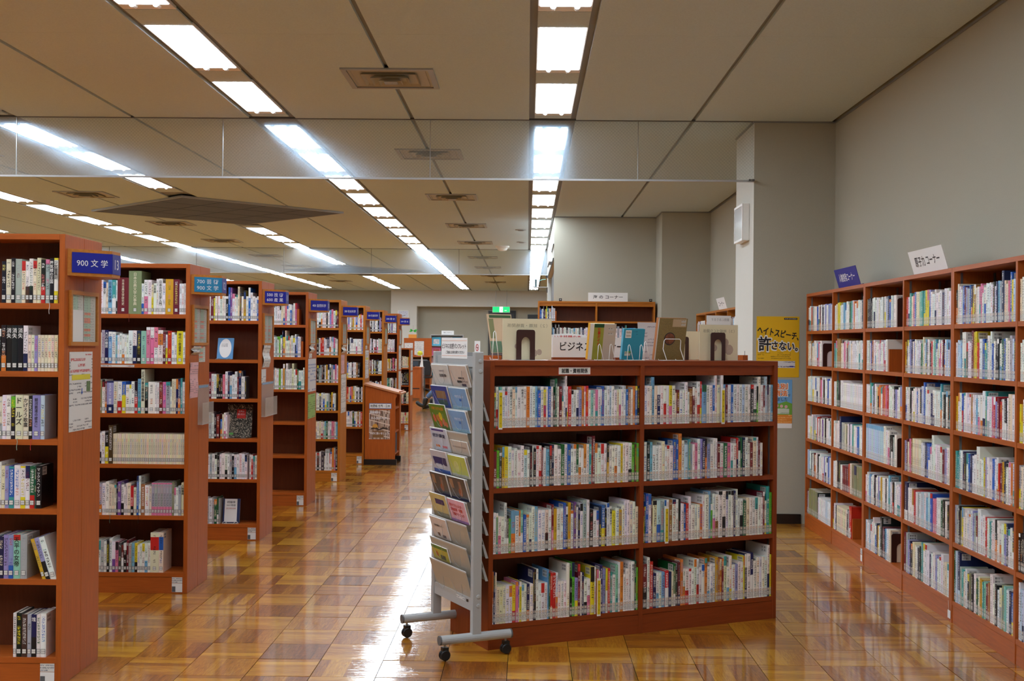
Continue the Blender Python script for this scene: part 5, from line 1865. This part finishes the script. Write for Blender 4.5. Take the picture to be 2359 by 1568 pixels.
    leaflet(2, 1, (126, 170, 214), 'sky blue leaflet in the rack third row', [('t', 'やきパンフレット', .55, .62, .5, .13, M_INKW), ('t', '案内', .6, .46, .16, .12, mat('ink_b', PAL['b'], .5)), ('box', 0, 0, 1, .16, (156, 196, 218))])
    leaflet(3, 0, (206, 212, 226), 'white leaflet lettered 統計調査 with purple strip', [('box', .1, .88, .85, .95, (66, 50, 140)), ('t', '統計調査', .5, .68, .78, .17, navy), ('box', .15, .16, .4, .26, (226, 130, 60)), ('box', .55, .14, .85, .24, (222, 96, 110))], up=.012)
    leaflet(3, 1, (206, 194, 180), 'low beige leaflet beneath a transparent pocket', [('box', .1, .5, .9, .62, (170, 150, 136))], up=-.040)
    leaflet(4, 0, (206, 202, 206), 'pale leaflet with navy picture and blue foot', [('box', .12, .36, .92, .72, (28, 44, 110)), ('box', 0, .0, 1, .16, (40, 90, 180)), ('t', '相談会', .5, .34, .6, .16, M_INKW)], up=.008)
    leaflet(4, 1, (196, 204, 96), 'yellow-green leaflet with soft shapes', [('box', 0, .0, 1, .14, (206, 206, 190)), ('dot', .4, .5, .03, (216, 216, 140))])
    for c, nm in ((0, 'far'), (1, 'near')):
        leaflet(5, c, (84, 78, 74), f'dark photo leaflet with a navy foot, {nm} side of the rack', [('box', .1, .5, .3, .9, (172, 130, 96)), ('box', .6, .4, .75, .85, (150, 110, 90)), ('dot', .62, .35, .022, (170, 90, 50)), ('box', 0, 0, 1, .1, (30, 34, 80))], up=.006)
    leaflet(6, 0, (208, 190, 128), 'tan leaflet with a purple title patch', [('box', .3, .55, .85, .78, (60, 50, 110)), ('box', 0, 0, 1, .2, (150, 146, 120))], up=.012)
    leaflet(6, 1, (238, 180, 196), 'pink leaflet with bold red lettering', [('t', '変わりたい人の', .45, .76, .7, .15, mat('ink_r', PAL['r'], .5)), ('t', '資格取得・就職', .45, .56, .7, .15, mat('ink_r', PAL['r'], .5)), ('t', '面接テクニック', .5, .36, .7, .15, mat('ink_r', PAL['r'], .5)), ('box', 0, 0, 1, .12, (170, 120, 180))], up=.006)
    leaflet(7, 0, (222, 206, 196), 'white and peach leaflet with small buildings', [('t', '市民活動センター', .5, .62, .6, .1, gk), ('box', .3, .1, .45, .26, (120, 90, 70)), ('box', .6, .06, .8, .2, (90, 80, 90))])
    leaflet(8, 0, (196, 184, 70), 'short yellow and green leaflet in the lower rack', [('box', 0, .78, 1, 1, (80, 130, 60)), ('dot', .3, .4, .016, (190, 110, 60)), ('box', .5, .1, .8, .4, (60, 70, 50))], up=-.035)
    # sign clipped on the rack
    M = KM @ frame((-.012, .435, H - .035), (0, -1, 0), (0, 0, 1))
    t = thing('rack_sign', 'white sign lettered ビジネス支援パンフレット on top of the grey leaflet rack', 'sign', M)
    w, h = .33, .105
    box('board', (0, 0, 0), (w, h, .0015), M_PAPER, t)
    rl = mat('line_salmon', (230, 160, 130), .5)
    for y in (.014, h - .014):
        box('red_line', (.004, y - .001, .0015), (w - .004, y + .001, .002), rl, t)
    letters('ビジネス支援パンフレット', M_INK, t, I, w * .93, .026, w / 2, h * .60, bold=.02, z=.0022)
    letters('ご自由にお持ち帰りください', M_INK, t, I, w * .72, .016, w * .54, h * .30, bold=.02, z=.0022)
    box('holder', (-.004, -.02, -.002), (w + .004, h + .004, -.0005), M_ACRYL, t)
    M = KM @ frame((.02, .085, H - .03), (0, -1, 0), (0, 0, 1))
    t = thing('rack_sign', 'small white no smoking card beside the rack sign', 'sign', M)
    box('board', (0, 0, 0), (.066, .085, .0015), M_PAPER, t)
    mb = MB()
    n = 20
    for k in range(n):
        a, b = 2 * math.pi * k / n, 2 * math.pi * (k + 1) / n
        mb.quad([(.033 + r * math.cos(q), .052 + r * math.sin(q), .002) for r, q in ((.013, a), (.018, a), (.018, b), (.013, b))])
    mb.quad([(.033 - .012, .052 + .009, .002), (.033 - .009, .052 + .012, .002), (.033 + .012, .052 - .009, .002), (.033 + .009, .052 - .012, .002)])
    mb.build('prohibition_ring', mat('ring_red', (200, 40, 40), .4), t)
    box('cigarette', (.022, .050, .0016), (.044, .054, .0019), M_INK, t)
    box('small_text', (.006, .006, .0015), (.06, .026, .002), M_NOTE2, t)


leaflet_rack()


# ------------------------------------------------------------------ atlas lectern by the aisle
def lectern():
    t = thing('atlas_stand', 'orange-brown wooden slanted atlas stand with black plinths beside the aisle', 'lectern', T(-2.055, 15.42, 0))
    I = Matrix.Identity(4)
    D = .56
    for k, y in enumerate((0, D - .03)):
        MB().prism([(0, .07), (.385, .07), (.385, .60 if k == 0 else .07 + .5), (.385, .85), (.40, .86), (.40, .905), (0, 1.005)] if k == 0 else [(0, .07), (.385, .07), (.385, .905), (0, 1.005)], y, y + .025).build('end_panel', W_RED, t)
        box('plinth', (-.01 if k == 0 else 0, y - .012, 0), (.405, y + .037, .07), M_BASE, t)
    box('back_panel', (0, .025, .07), (.02, D - .03, .98), W_RED, t)
    for z in (.12, .40, .70):
        box('shelf', (.02, .025, z), (.375, D - .03, z + .022), W_REDH, t)
    Mt = T(0, 0, 1.008) @ RY(14.2)
    p = bpy.data.objects.new('slanted_top', MB().box((-.025, -.02, 0), (.475, D + .015, .022)).mesh('slanted_top', mat('top_satin', (190, 124, 78), .42)))
    COL.objects.link(p)
    p.parent = t
    p.matrix_local = Mt
    MB().box((.435, .02, .022), (.450, D - .03, .036)).build('book_ledge', W_RED, p)
    F1 = frame((0, -.0005, 0), (1, 0, 0))
    s = bpy.data.objects.new('title_label', MB().box((.052, .712, 0), (.335, .780, .0015)).mesh('title_label', mat('label_blue', (70, 130, 190), .4)))
    COL.objects.link(s)
    s.parent = t
    s.matrix_local = F1
    MB().box((.058, .718, .0015), (.329, .774, .0022)).build('label_panel', M_PAPER, s)
    letters('地図帳 世界・日本', M_INK, s, I, .25, .036, .193, .746, bold=.02, z=.0026)
    pm = bpy.data.materials.new('shelf_poster')
    n = NT(pm)
    u, v, _ = n.sep(n.uv())
    r = n.white(n.comb(n.m('FLOOR', n.m('DIVIDE', u, .011)), n.m('FLOOR', n.m('DIVIDE', v, .08)), 2.0))
    c = n.ramp(r, (0, lin((84, 60, 50))), (.4, lin((176, 150, 130))), (.7, lin((206, 190, 176))), (1, lin((150, 100, 80))))
    sh = n.m('LESS_THAN', n.m('FRACT', n.m('DIVIDE', n.m('ADD', v, n.m('MULTIPLY', u, .25)), .08)), .16)
    n.set(Base_Color=n.mix(sh, c, lin((226, 206, 190))), Roughness=.35)
    q = bpy.data.objects.new('picture_poster', MB().box((.052, .325, 0), (.318, .695, .0015)).mesh('picture_poster', pm))
    COL.objects.link(q)
    q.parent = t
    q.matrix_local = F1
    for s_, y, w in (('図書資料も', .665, .13), ('みんなのもの。', .595, .22), ('大切に扱いましょう', .40, .24)):
        letters(s_, M_INKW, q, I, w, .030, .185 if w > .2 else .13, y, bold=.05, z=.003)
    bk = MB()
    for sx in (-1, 1):
        P = [(.185, .455), (.185 + sx * .045, .478), (.185 + sx * .10, .468), (.185 + sx * .115, .448), (.185 + sx * .06, .455), (.185, .442)]
        bk.quad([(a, b, .0022) for a, b in (P if sx < 0 else P[::-1])])
    bk.build('open_book_drawing', mat('drawn_book', (60, 44, 36), .4), q)
    MB().lathe([(0, 0), (.035, .0002), (0, .0004)], seg=12).build('drawn_page', mat('drawn_page', (220, 160, 70), .4), q).matrix_local = T(.13, .485, .0019)
    MB().box((.10, .345, .0015), (.24, .43, .002)).build('drawn_pile', mat('drawn_pile', (140, 100, 60), .4), q)
    # atlases on the open side towards the aisle
    for k, (w, h, c, nm) in enumerate(((.028, .25, 'R', 'maroon'), (.024, .26, 't', 'teal'), (.030, .24, 'B', 'navy'), (.026, .25, 'b', 'blue'), (.030, .24, 'k', 'black'))):
        M = T(-2.055 + .375, 15.42 + .15 + k * .034, .142) @ RZ(90)
        o = MB()
        o.box((-w / 2, 0, 0), (-w / 2 + .003, .2, h)).box((w / 2 - .003, 0, 0), (w / 2, .2, h)).box((-w / 2, -.002, 0), (w / 2, .002, h))
        ob = o.build('atlas', mat('atlas_' + c, tuple(int(v * .7) for v in PAL[c]), .4), M=M)
        tag(ob, f'tall {nm} atlas standing in the slanted wooden atlas stand', 'book', 'atlases in the stand')
        MB().box((-w / 2 + .003, .002, .004), (w / 2 - .003, .195, h - .004)).build('page_block', M_PAGE, ob)


lectern()


# ------------------------------------------------------------------ farther bookcases
def far_cases():
    M = T(.155, 18.42, 0)
    SHB = [1.905, 1.61, 1.31, 1.01, .71, .41, .125]
    bookcase('yellow-brown tall bookcase against the alcove wall under the 海のコーナー sign', M, 2, .875, .27, 2.205, SHB, W_YEL, W_YELH, fascia=.05, strips=False)
    sp = [['b14^200 b16^200/w K12^230 B14^200/y y12^230 w14^190 B16^205 w10^190 w14^190 g12^190 h14^230 w14^200 g12^190 w14^190 # _500', '_1'],
          ['6*K26^245 s14^195 w10^170 k8^200 w14^190 k8^200 w14^195 w12^190 R16^200 w12^190 w14^200 w10^190 k18/w^200 w14^195 w12^190 m10^190 w12 =wgwwkwBwwgwwR', 'b20^262 k12^180 w16^262 =k4w4w4 b16^220 =w4w4w4 g22^220 =w4 B14^220 =w5 t12^240 =w4b5b5s5w4w4w4w4w4b5w5w4w4'],
          ['=wwkwwwwBwwwwrwwwbwwgwwkwwwwwtwwwww', '=wwbwwwkwwwwwwRwwwywwwwwwgwwwwwbwww'], ['=wwwwrwwwkwwwwbwwwwwcwwwwwwwgwwwww', '=wwgwwwwwbwwwwkwwwwwwRwwwwww'],
          ]
    for s, row in enumerate(sp):
        for c, spec in enumerate(row):
            if spec == '_1':
                continue
            lay(f'B{s}{c}', M, c * .875 + .025, (c + 1) * .875, SHB[s], spec, f'on the {SHN[s]}, {"left" if c == 0 else "right"} bay, yellow alcove bookcase', 'books in the alcove bookcase', mode=.3, align='fill' if (s or c) else 'left', wd=(16, 26), heights=(180, 190, 200))
    t = thing('corner_sign', 'white sign lettered 海のコーナー standing on the yellow alcove bookcase', 'sign', frame((.915, 18.46, 2.205), (1, 0, 0)), 'corner signs on the wall bookcases')
    box('board', (0, 0, 0), (.60, .135, .003), M_PAPER, t)
    letters('海 の コーナー', M_INK, t, Matrix.Identity(4), .45, .055, .30, .07, z=.0036, bold=.02)
    for k, x in enumerate((.50, 1.88)):
        t = thing('bracket', f'small black bracket on top of the yellow alcove bookcase, {"left" if k == 0 else "right"} one', 'bracket', T(x, 18.62, 2.205))
        box('plate', (-.022, 0, 0), (.022, .01, .05), M_BLACK, t)
        box('bolt', (-.009, -.004, .022), (.009, 0, .04), M_STEEL, t)
    AM = Matrix(((0, 1, 0, 2.40), (-1, 0, 0, 17.35), (0, 0, 1, 0), (0, 0, 0, 1)))
    for u in range(3):
        Mu = AM @ T(u * 1.8, 0, 0)
        bookcase([f'wooden bookcase in the alcove behind the column, {a}' for a in ('farthest unit', 'middle unit', 'nearest unit')][u], Mu, 2, .8875, .27, 2.0, SHR, W_YEL, W_YELH, strips=False)
        if u < 2:
            for b in range(2):
                for s in range(4):
                    rr = random.Random(u * 9 + b * 3 + s)
                    sp_ = '=' + ''.join(rr.choice('wwwwwwwwgwbBkcsRwww') for _ in range(26))
                    lay(f'A{u}{b}{s}', Mu, b * .8875 + .025, (b + 1) * .8875, SHR[s], sp_, f'on the {SHN[s]}, {["farthest", "third", "second", "nearest"][u * 2 + b]} bay, alcove bookcase', 'books in the alcove', wd=(14, 22))


far_cases()


def far_room():
    Zd = 39.5
    I = Matrix.Identity(4)
    # orange board above a book desk
    t = thing('desk_cabinet', 'orange-brown cabinet desk with a tall notice panel at the far end', 'cabinet', T(-4.06, 39.4, 0))
    box('back_panel', (0, .5, 0), (.92, .54, 1.72), W_REDH, t)
    box('top_board', (0, 0, 1.10), (.92, .5, 1.14), W_REDH, t)
    for x in (0, .89):
        box('side_panel', (x, 0, 0), (x + .03, .5, 1.10), W_RED, t)
    for z in (.96, .80, .22, .06):
        box('shelf', (.03, .02, z), (.89, .5, z + .03), W_REDH, t)
    box('notice_sheet', (.35, .49, 1.17), (.66, .4985, 1.62), M_NOTE2, t)
    box('notice_sheet', (.02, .49, 1.27), (.30, .4985, 1.56), M_NOTE, t)
    box('orange_tab', (.15, .5, 1.72), (.42, .515, 1.84), mat('tab_orange', (226, 150, 60), .5), t)
    for z, w in ((.995, .82), (.835, .7)):
        MB().box((.08, .04, z), (w, .4, z + .025)).build('paper_tray', M_STEEL, t)
    t = thing('ball', 'round yellow pomelo shaped ball on the far cabinet desk', 'ball', T(-3.50, 39.60, 1.142))
    MB().lathe([(0, 0), (.05, .008), (.085, .05), (.09, .09), (.075, .13), (.03, .16), (0, .155)], seg=20).build('body', mat('pomelo', (206, 204, 40), .5), t, smooth=True)
    MB().lathe([(.07, 0), (.13, .004), (.13, .012), (0, .006)], seg=20).build('saucer', M_WHITE, t, smooth=True)
    MB().tube([(0, 0, .155), (.005, 0, .175)], .006, 6).build('stalk', mat('stalk', (90, 110, 40), .6), t)
    # office chair
    t = thing('office_chair', 'black office chair at the far cabinet desk', 'chair', T(-3.30, 39.0, 0))
    MB().prism([(-.22, .52), (.22, .52), (.24, .75), (.19, 1.0), (-.19, 1.0), (-.24, .75)], -.26, -.20).build('backrest', M_BLACK, t, bevel=.02)
    box('seat', (-.24, -.22, .43), (.24, .24, .50), M_BLACK, t, bevel=.02)
    MB().tube([(0, 0, .08), (0, 0, .43)], .03, 10).build('column', M_STEEL, t)
    for k in range(5):
        a = math.radians(72 * k + 20)
        MB().tube([(0, 0, .10), (.28 * math.cos(a), .28 * math.sin(a), .06)], .018, 6).build('leg', M_BLACK, t)
        o = MB().lathe([(0, -.02), (.03, -.02), (.03, .02), (0, .02)], seg=10, M=T(.28 * math.cos(a), .28 * math.sin(a), .031) @ RX(90)).build('caster', M_BLACK, t)
    for s in (-1, 1):
        MB().tube([(s * .25, -.1, .46), (s * .28, -.1, .66), (s * .28, .14, .67)], .018, 6).build('armrest', M_BLACK, t)
    # desk with monitor, glass side
    t = thing('reading_desk', 'brown wooden reading desk with side panel, before the far cabinet', 'desk', T(-3.32, 33.2, 0))
    box('top_board', (0, 0, .86), (.42, .9, .90), W_REDH, t)
    box('side_panel', (.38, 0, 0), (.41, .9, .86), W_RED, t)
    box('front_panel', (0, .02, .05), (.38, .05, .86), W_RED, t)
    box('drawer_gap', (.0, .015, .30), (.38, .02, .325), M_BASE, t)
    box('screen_pane', (.44, .05, .02), (.445, .9, .88), M_ACRYL, t)
    box('metal_leg', (.50, .10, 0), (.52, .12, .88), M_BLACK, t)
    t = thing('monitor', 'dark desktop screen on the reading desk', 'monitor', T(-3.20, 33.5, .90))
    # the screen lies low on the desk edge
    box('screen', (-.09, 0, .02), (.2, .03, .17), M_BLACK, t)
    box('display', (-.08, -.002, .03), (.19, 0, .16), mat('screen_dim', (70, 84, 96), .15), t)
    box('stand', (.02, 0, 0), (.1, .12, .02), M_BLACK, t)
    t = thing('pamphlet_stand', 'thin white upright plate on the reading desk corner', 'stand', T(-2.90, 33.3, .901))
    MB().prism([(-.05, 0), (.05, 0), (.04, .14), (.01, .34), (0, .34), (-.02, .14)], 0, .01).build('plate', M_PAPER, t)
    box('foot', (-.06, -.03, 0), (.06, .06, .004), M_WHITE, t)
    # magazine rack
    t = thing('magazine_rack', 'white metal magazine rack with face-out issues at the far wall', 'magazine rack', T(-3.28, 41.0, 0))
    W = 1.12
    for x in (0, W - .03):
        box('side_panel', (x, 0, .06), (x + .03, .36, 1.85), M_GREY, t)
    box('top_board', (.03, 0, 1.82), (W - .03, .36, 1.85), M_GREY, t)
    box('back_panel', (.03, .34, .1), (W - .03, .36, 1.82), M_WHITE, t)
    box('base', (0, .03, 0), (W, .34, .1), M_BASE, t)
    for k in range(5):
        box('shelf', (.03, .0, 1.46 - .335 * k), (W - .03, .34, 1.475 - .335 * k), M_GREY, t)
    cols = [(70, 180, 214), (208, 96, 140), (196, 150, 150), (96, 196, 214), (206, 206, 200), (96, 170, 210), (226, 190, 60), (190, 90, 80), (120, 180, 200), (214, 200, 190)]
    cn = ['sky blue', 'pink', 'dusty rose', 'turquoise', 'pale grey', 'light blue', 'golden', 'brick red', 'soft blue', 'beige']
    q = 0
    for k in range(5):
        for c in range(3):
            rgb = cols[(k * 3 + c * 4 + k) % 10] if k or c else cols[0]
            rgb = [(70, 180, 214), (190, 206, 220), (70, 180, 214), (208, 96, 140), (222, 190, 150), (208, 96, 140), (196, 150, 150), (214, 214, 216), (150, 80, 80), (96, 196, 214), (96, 196, 214), (214, 214, 210), (206, 206, 200), (230, 196, 60), (190, 190, 200)][q]
            nm = ['sky blue', 'white train-pictured', 'second sky blue', 'pink', 'beige pictured', 'second pink', 'dusty rose', 'white', 'brown-red', 'turquoise', 'second turquoise', 'white lower', 'pale grey', 'golden yellow', 'grey blue'][q]
            M = frame((-3.28 + .05 + c * .345, 41.06, 1.475 - .335 * k + .002), (1, 0, 0), (0, .18, 1))
            g = thing('magazine', f'{nm} magazine face out, {["top", "second", "third", "fourth", "bottom"][k]} row of the far magazine rack', 'magazine', M, 'magazines in the far rack')
            box('cover', (0, 0, 0), (.30, .29, .006), mat(f'mag_{q}', rgb, .35), g)
            box('picture', (.05, .05, .006), (.25, .22, .0072), mat(f'magp_{q % 5}', [(226, 226, 226), (90, 110, 150), (230, 210, 170), (200, 90, 80), (120, 150, 110)][q % 5], .4, noise=.5, scale=14), g)
            q += 1
    t = thing('rack_sign', 'small white sign standing on top of the far magazine rack', 'sign', frame((-2.91, 41.1, 1.85), (1, 0, 0)))
    box('board', (0, 0, 0), (.42, .135, .003), M_PAPER, t)
    letters('新着 こどもざっし', M_INK, t, I, .28, .035, .21, .07, z=.0036)
    # clock on the pier
    t = thing('wall_clock', 'square white wall clock on the far pale pier', 'clock', frame((-4.80, 44.90, 2.36), (1, 0, 0)))
    box('case', (0, 0, 0), (.40, .40, .04), M_WHITE, t, bevel=.01)
    box('dial', (.02, .02, .04), (.38, .38, .043), mat('dial', (206, 210, 226), .4), t)
    for k in range(12):
        a = math.radians(30 * k)
        box('hour_mark', (.2 + .15 * math.sin(a) - .006, .2 + .15 * math.cos(a) - .006, .043), (.2 + .15 * math.sin(a) + .006, .2 + .15 * math.cos(a) + .006, .045), M_INK, t)
    for nm, a, l in (('hour_hand', 75, .09), ('minute_hand', 262, .13)):
        o = MB().box((-.007, 0, .045), (.007, l, .048)).build(nm, M_INK, t)
        o.matrix_local = T(.2, .2, 0) @ Matrix.Rotation(math.radians(-a), 4, 'Z')
    # exit sign
    t = thing('exit_sign', 'glowing green exit sign with running figure before the far dark door', 'exit sign', T(-.97, 44.4, 2.70))
    box('case', (-.32, 0, 0), (.32, .06, .22), M_WHITE, t)
    ge = mat('exit_green', (20, 190, 110), .4, emit=1.2)
    we = mat('exit_white', (230, 250, 220), .4, emit=1.5)
    box('green_panel', (-.31, -.004, .01), (.31, 0, .21), ge, t)
    box('white_panel', (-.06, -.006, .012), (.06, -.004, .208), we, t)
    m = MB()
    m.lathe([(0, -.0075), (.014, -.0075), (.014, -.006)], seg=8, M=RX(0))
    rf = MB()
    rf.quad([(-.012, -.0075, .12), (.016, -.0075, .165), (.028, -.0075, .16), (.004, -.0075, .10)])
    rf.quad([(-.012, -.0075, .12), (.004, -.0075, .10), (.03, -.0075, .07), (.02, -.0075, .06), (-.01, -.0075, .09)])
    rf.quad([(-.012, -.0075, .10), (-.04, -.0075, .05), (-.03, -.0075, .045), (.0, -.0075, .095)])
    rf.quad([(.012, -.0075, .172), (.028, -.0075, .172), (.028, -.0075, .19), (.012, -.0075, .19)])
    rf.build('running_figure', ge, t)
    MB().box((.12, -.006, .07), (.20, -.004, .085)).build('arrow', we, t)
    for x in (-.2, .2):
        MB().tube([(x, .03, .22), (x, .03, CH - 2.70)], .008, 6).build('hanger', M_STEEL, t)
    # things on the end of the return wall
    t = thing('wall_box', 'white equipment box on the return wall above the shutters', 'wall box', T(.40, 20.3, 2.93))
    box('case', (-.055, 0, 0), (0, .40, .36), M_WHITE, t, bevel=.005)
    box('lower_grille', (-.045, .03, -.03), (-.01, .37, 0), M_GREYD, t)
    t = thing('wall_bracket', 'small bracket shelf with a dark device, high on the return wall end', 'shelf', T(.40, 24.6, 2.70))
    box('shelf_plate', (-.28, 0, 0), (0, .30, .012), M_GREY, t)
    box('arm', (-.02, .1, -.1), (0, .12, 0), M_GREYD, t)
    box('upper_clamp', (-.04, .1, .20), (0, .16, .25), M_BLACK, t)
    t = thing('camera_device', 'dark device with a white cover on the high bracket shelf', 'device', T(.18, 24.72, 2.713))
    box('body', (-.04, 0, 0), (.0, .1, .16), mat('device_teal', (40, 70, 76), .4), t)
    MB().lathe([(.05, 0), (.045, .01), (0, .02)], c=(-.05, .05, 0), seg=12).build('base', M_BLACK, t)
    MB().prism([(-.10, .07), (-.06, .07), (-.05, .16), (-.08, .17)], .02, .08).build('white_cover', M_WHITE, t)
    MB().tube([(0, .05, .1), (.1, .05, .15), (.18, .05, .16)], .006, 6).build('cable', mat('cable_teal', (90, 170, 160), .4), t)


far_room()


# ------------------------------------------------------------------ seated person far down the aisle
def skin(name, verts, edges, radii, m, parent, sub=1, root=0):
    me = bpy.data.meshes.new(name)
    me.from_pydata(verts, edges, [])
    me.materials.append(m)
    o = bpy.data.objects.new(name, me)
    COL.objects.link(o)
    o.parent = parent
    o.modifiers.new('skin', 'SKIN').use_smooth_shade = True
    sv = me.skin_vertices[0].data
    for k, r in enumerate(radii):
        sv[k].radius = (r, r) if not isinstance(r, tuple) else r
        sv[k].use_root = k == root
    if sub:
        s = o.modifiers.new('smooth', 'SUBSURF')
        s.levels = s.render_levels = sub
    return o


def person():
    t = thing('person', 'person seated far down the aisle, jeans and black ankle boots, heel on the floor', 'person', T(-1.78, 28.75, 0))
    sk = mat('skin', (214, 170, 142), .5)
    # body: pelvis 0, spine, chest, neck, skull
    V = [(0, 0, .53), (.02, 0, .74), (-.02, 0, .93), (-.05, 0, 1.03), (-.075, 0, 1.12), (-.09, 0, 1.20), (-.13, 0, 1.155)]
    E = [(0, 1), (1, 2), (2, 3), (3, 4), (4, 5), (4, 6)]
    R = [(.13, .15), .12, (.12, .15), .05, .085, .07, .035]
    for s in (-1, 1):
        k = len(V)
        V += [(0.0, s * .17, .95), (.02, s * .23, .74), (-.20, s * .16, .62), (-.27, s * .13, .60)]
        E += [(2, k), (k, k + 1), (k + 1, k + 2), (k + 2, k + 3)]
        R += [.055, .045, .032, .022]
        k = len(V)
        # legs: the left one stretched forward with the toe raised
        kn = (-.38, s * .11, .46) if s < 0 else (-.36, s * .11, .47)
        sh = (-.575, s * .10, .28) if s < 0 else (-.465, s * .10, .27)
        an = (-.635, s * .10, .11) if s < 0 else (-.48, s * .10, .12)
        V += [(-.03, s * .10, .50), kn, sh, an]
        E += [(0, k), (k, k + 1), (k + 1, k + 2), (k + 2, k + 3)]
        R += [.085, .055, .036, .03]
    skin('body', V, E, R, sk, t)
    hm = mat('hair', (24, 20, 18), .5)
    MB().lathe([(.105, -.02), (.108, .03), (.09, .08), (.05, .105), (0, .112)], seg=20).build('hair', hm, t, smooth=True).matrix_local = T(-.065, 0, 1.165)
    for s in (-1, 1):
        MB().lathe([(0, 0), (.010, .001), (0, .006)], seg=8).build('eye', M_INK, t).matrix_local = T(-.172, s * .03, 1.145) @ RY(-90)
        # hands resting on the lap: palm with five unequal bent fingers
        b = (-.27, s * .13, .60)
        HV = [b, (b[0] - .045, b[1], b[2] - .004)]
        HE = [(0, 1)]
        HR = [.022, .026]
        for f, (dy, l) in enumerate(((-.030, .055), (-.011, .068), (.008, .062), (.026, .048))):
            k = len(HV)
            HV += [(b[0] - .06, b[1] + dy, b[2] - .002), (b[0] - .06 - l * .6, b[1] + dy, b[2] - .010), (b[0] - .06 - l, b[1] + dy, b[2] - .028)]
            HE += [(1, k), (k, k + 1), (k + 1, k + 2)]
            HR += [.010, .009, .007]
        k = len(HV)
        HV += [(b[0] - .02, b[1] - s * .032, b[2]), (b[0] - .045, b[1] - s * .050, b[2] - .01)]
        HE += [(0, k), (k, k + 1)]
        HR += [.011, .009]
        skin('hand', HV, HE, HR, sk, t)
    jk = mat('jacket', (54, 58, 70), .8)
    V = [(0.01, 0, .56), (.02, 0, .74), (-.02, 0, .93), (-.04, 0, 1.0)]
    E = [(0, 1), (1, 2), (2, 3)]
    R = [(.15, .17), .145, (.14, .17), .07]
    for s in (-1, 1):
        k = len(V)
        V += [(0.0, s * .18, .95), (.02, s * .24, .74), (-.19, s * .165, .62)]
        E += [(2, k), (k, k + 1), (k + 1, k + 2)]
        R += [.07, .058, .045]
    skin('jacket', V, E, R, jk, t)
    jn = mat('denim', (84, 112, 152), .8, noise=.3, scale=40)
    V, E, R = [(0, 0, .52)], [], [(.15, .17)]
    for s in (-1, 1):
        k = len(V)
        kn = (-.38, s * .11, .46) if s < 0 else (-.36, s * .11, .47)
        an = (-.585, s * .10, .265) if s < 0 else (-.465, s * .10, .25)
        V += [(-.03, s * .10, .50), kn, ((kn[0] + an[0]) / 2, kn[1], (kn[2] + an[2]) / 2), an]
        E += [(0, k), (k, k + 1), (k + 1, k + 2), (k + 2, k + 3)]
        R += [.10, .075, .065, .062]
    skin('jeans', V, E, R, jn, t)
    bm = mat('boot_leather', (20, 20, 24), .35)
    for s, P in ((-1, [(-.60, .285), (-.63, .13), (-.655, .06), (-.75, .10), (-.84, .175)]), (1, [(-.465, .27), (-.475, .14), (-.50, .055), (-.61, .05), (-.72, .038)])):
        skin('boot', [(x, s * .10, z) for x, z in P], [(0, 1), (1, 2), (2, 3), (3, 4)], [.070, .062, .056, .056, .044], bm, t)
    t = thing('chair', 'dark chair under the seated person far down the aisle', 'chair', T(-1.76, 28.75, 0))
    box('seat', (-.22, -.22, .36), (.22, .22, .40), M_BLACK, t, bevel=.01)
    box('backrest', (.19, -.2, .50), (.22, .2, .84), M_BLACK, t, bevel=.01)
    for x in (-.19, .19):
        for y in (-.19, .19):
            MB().tube([(x, y, 0), (x, y, .36 if x < 0 else .8)], .012, 8).build('leg', M_STEEL, t)


person()
emit_books()
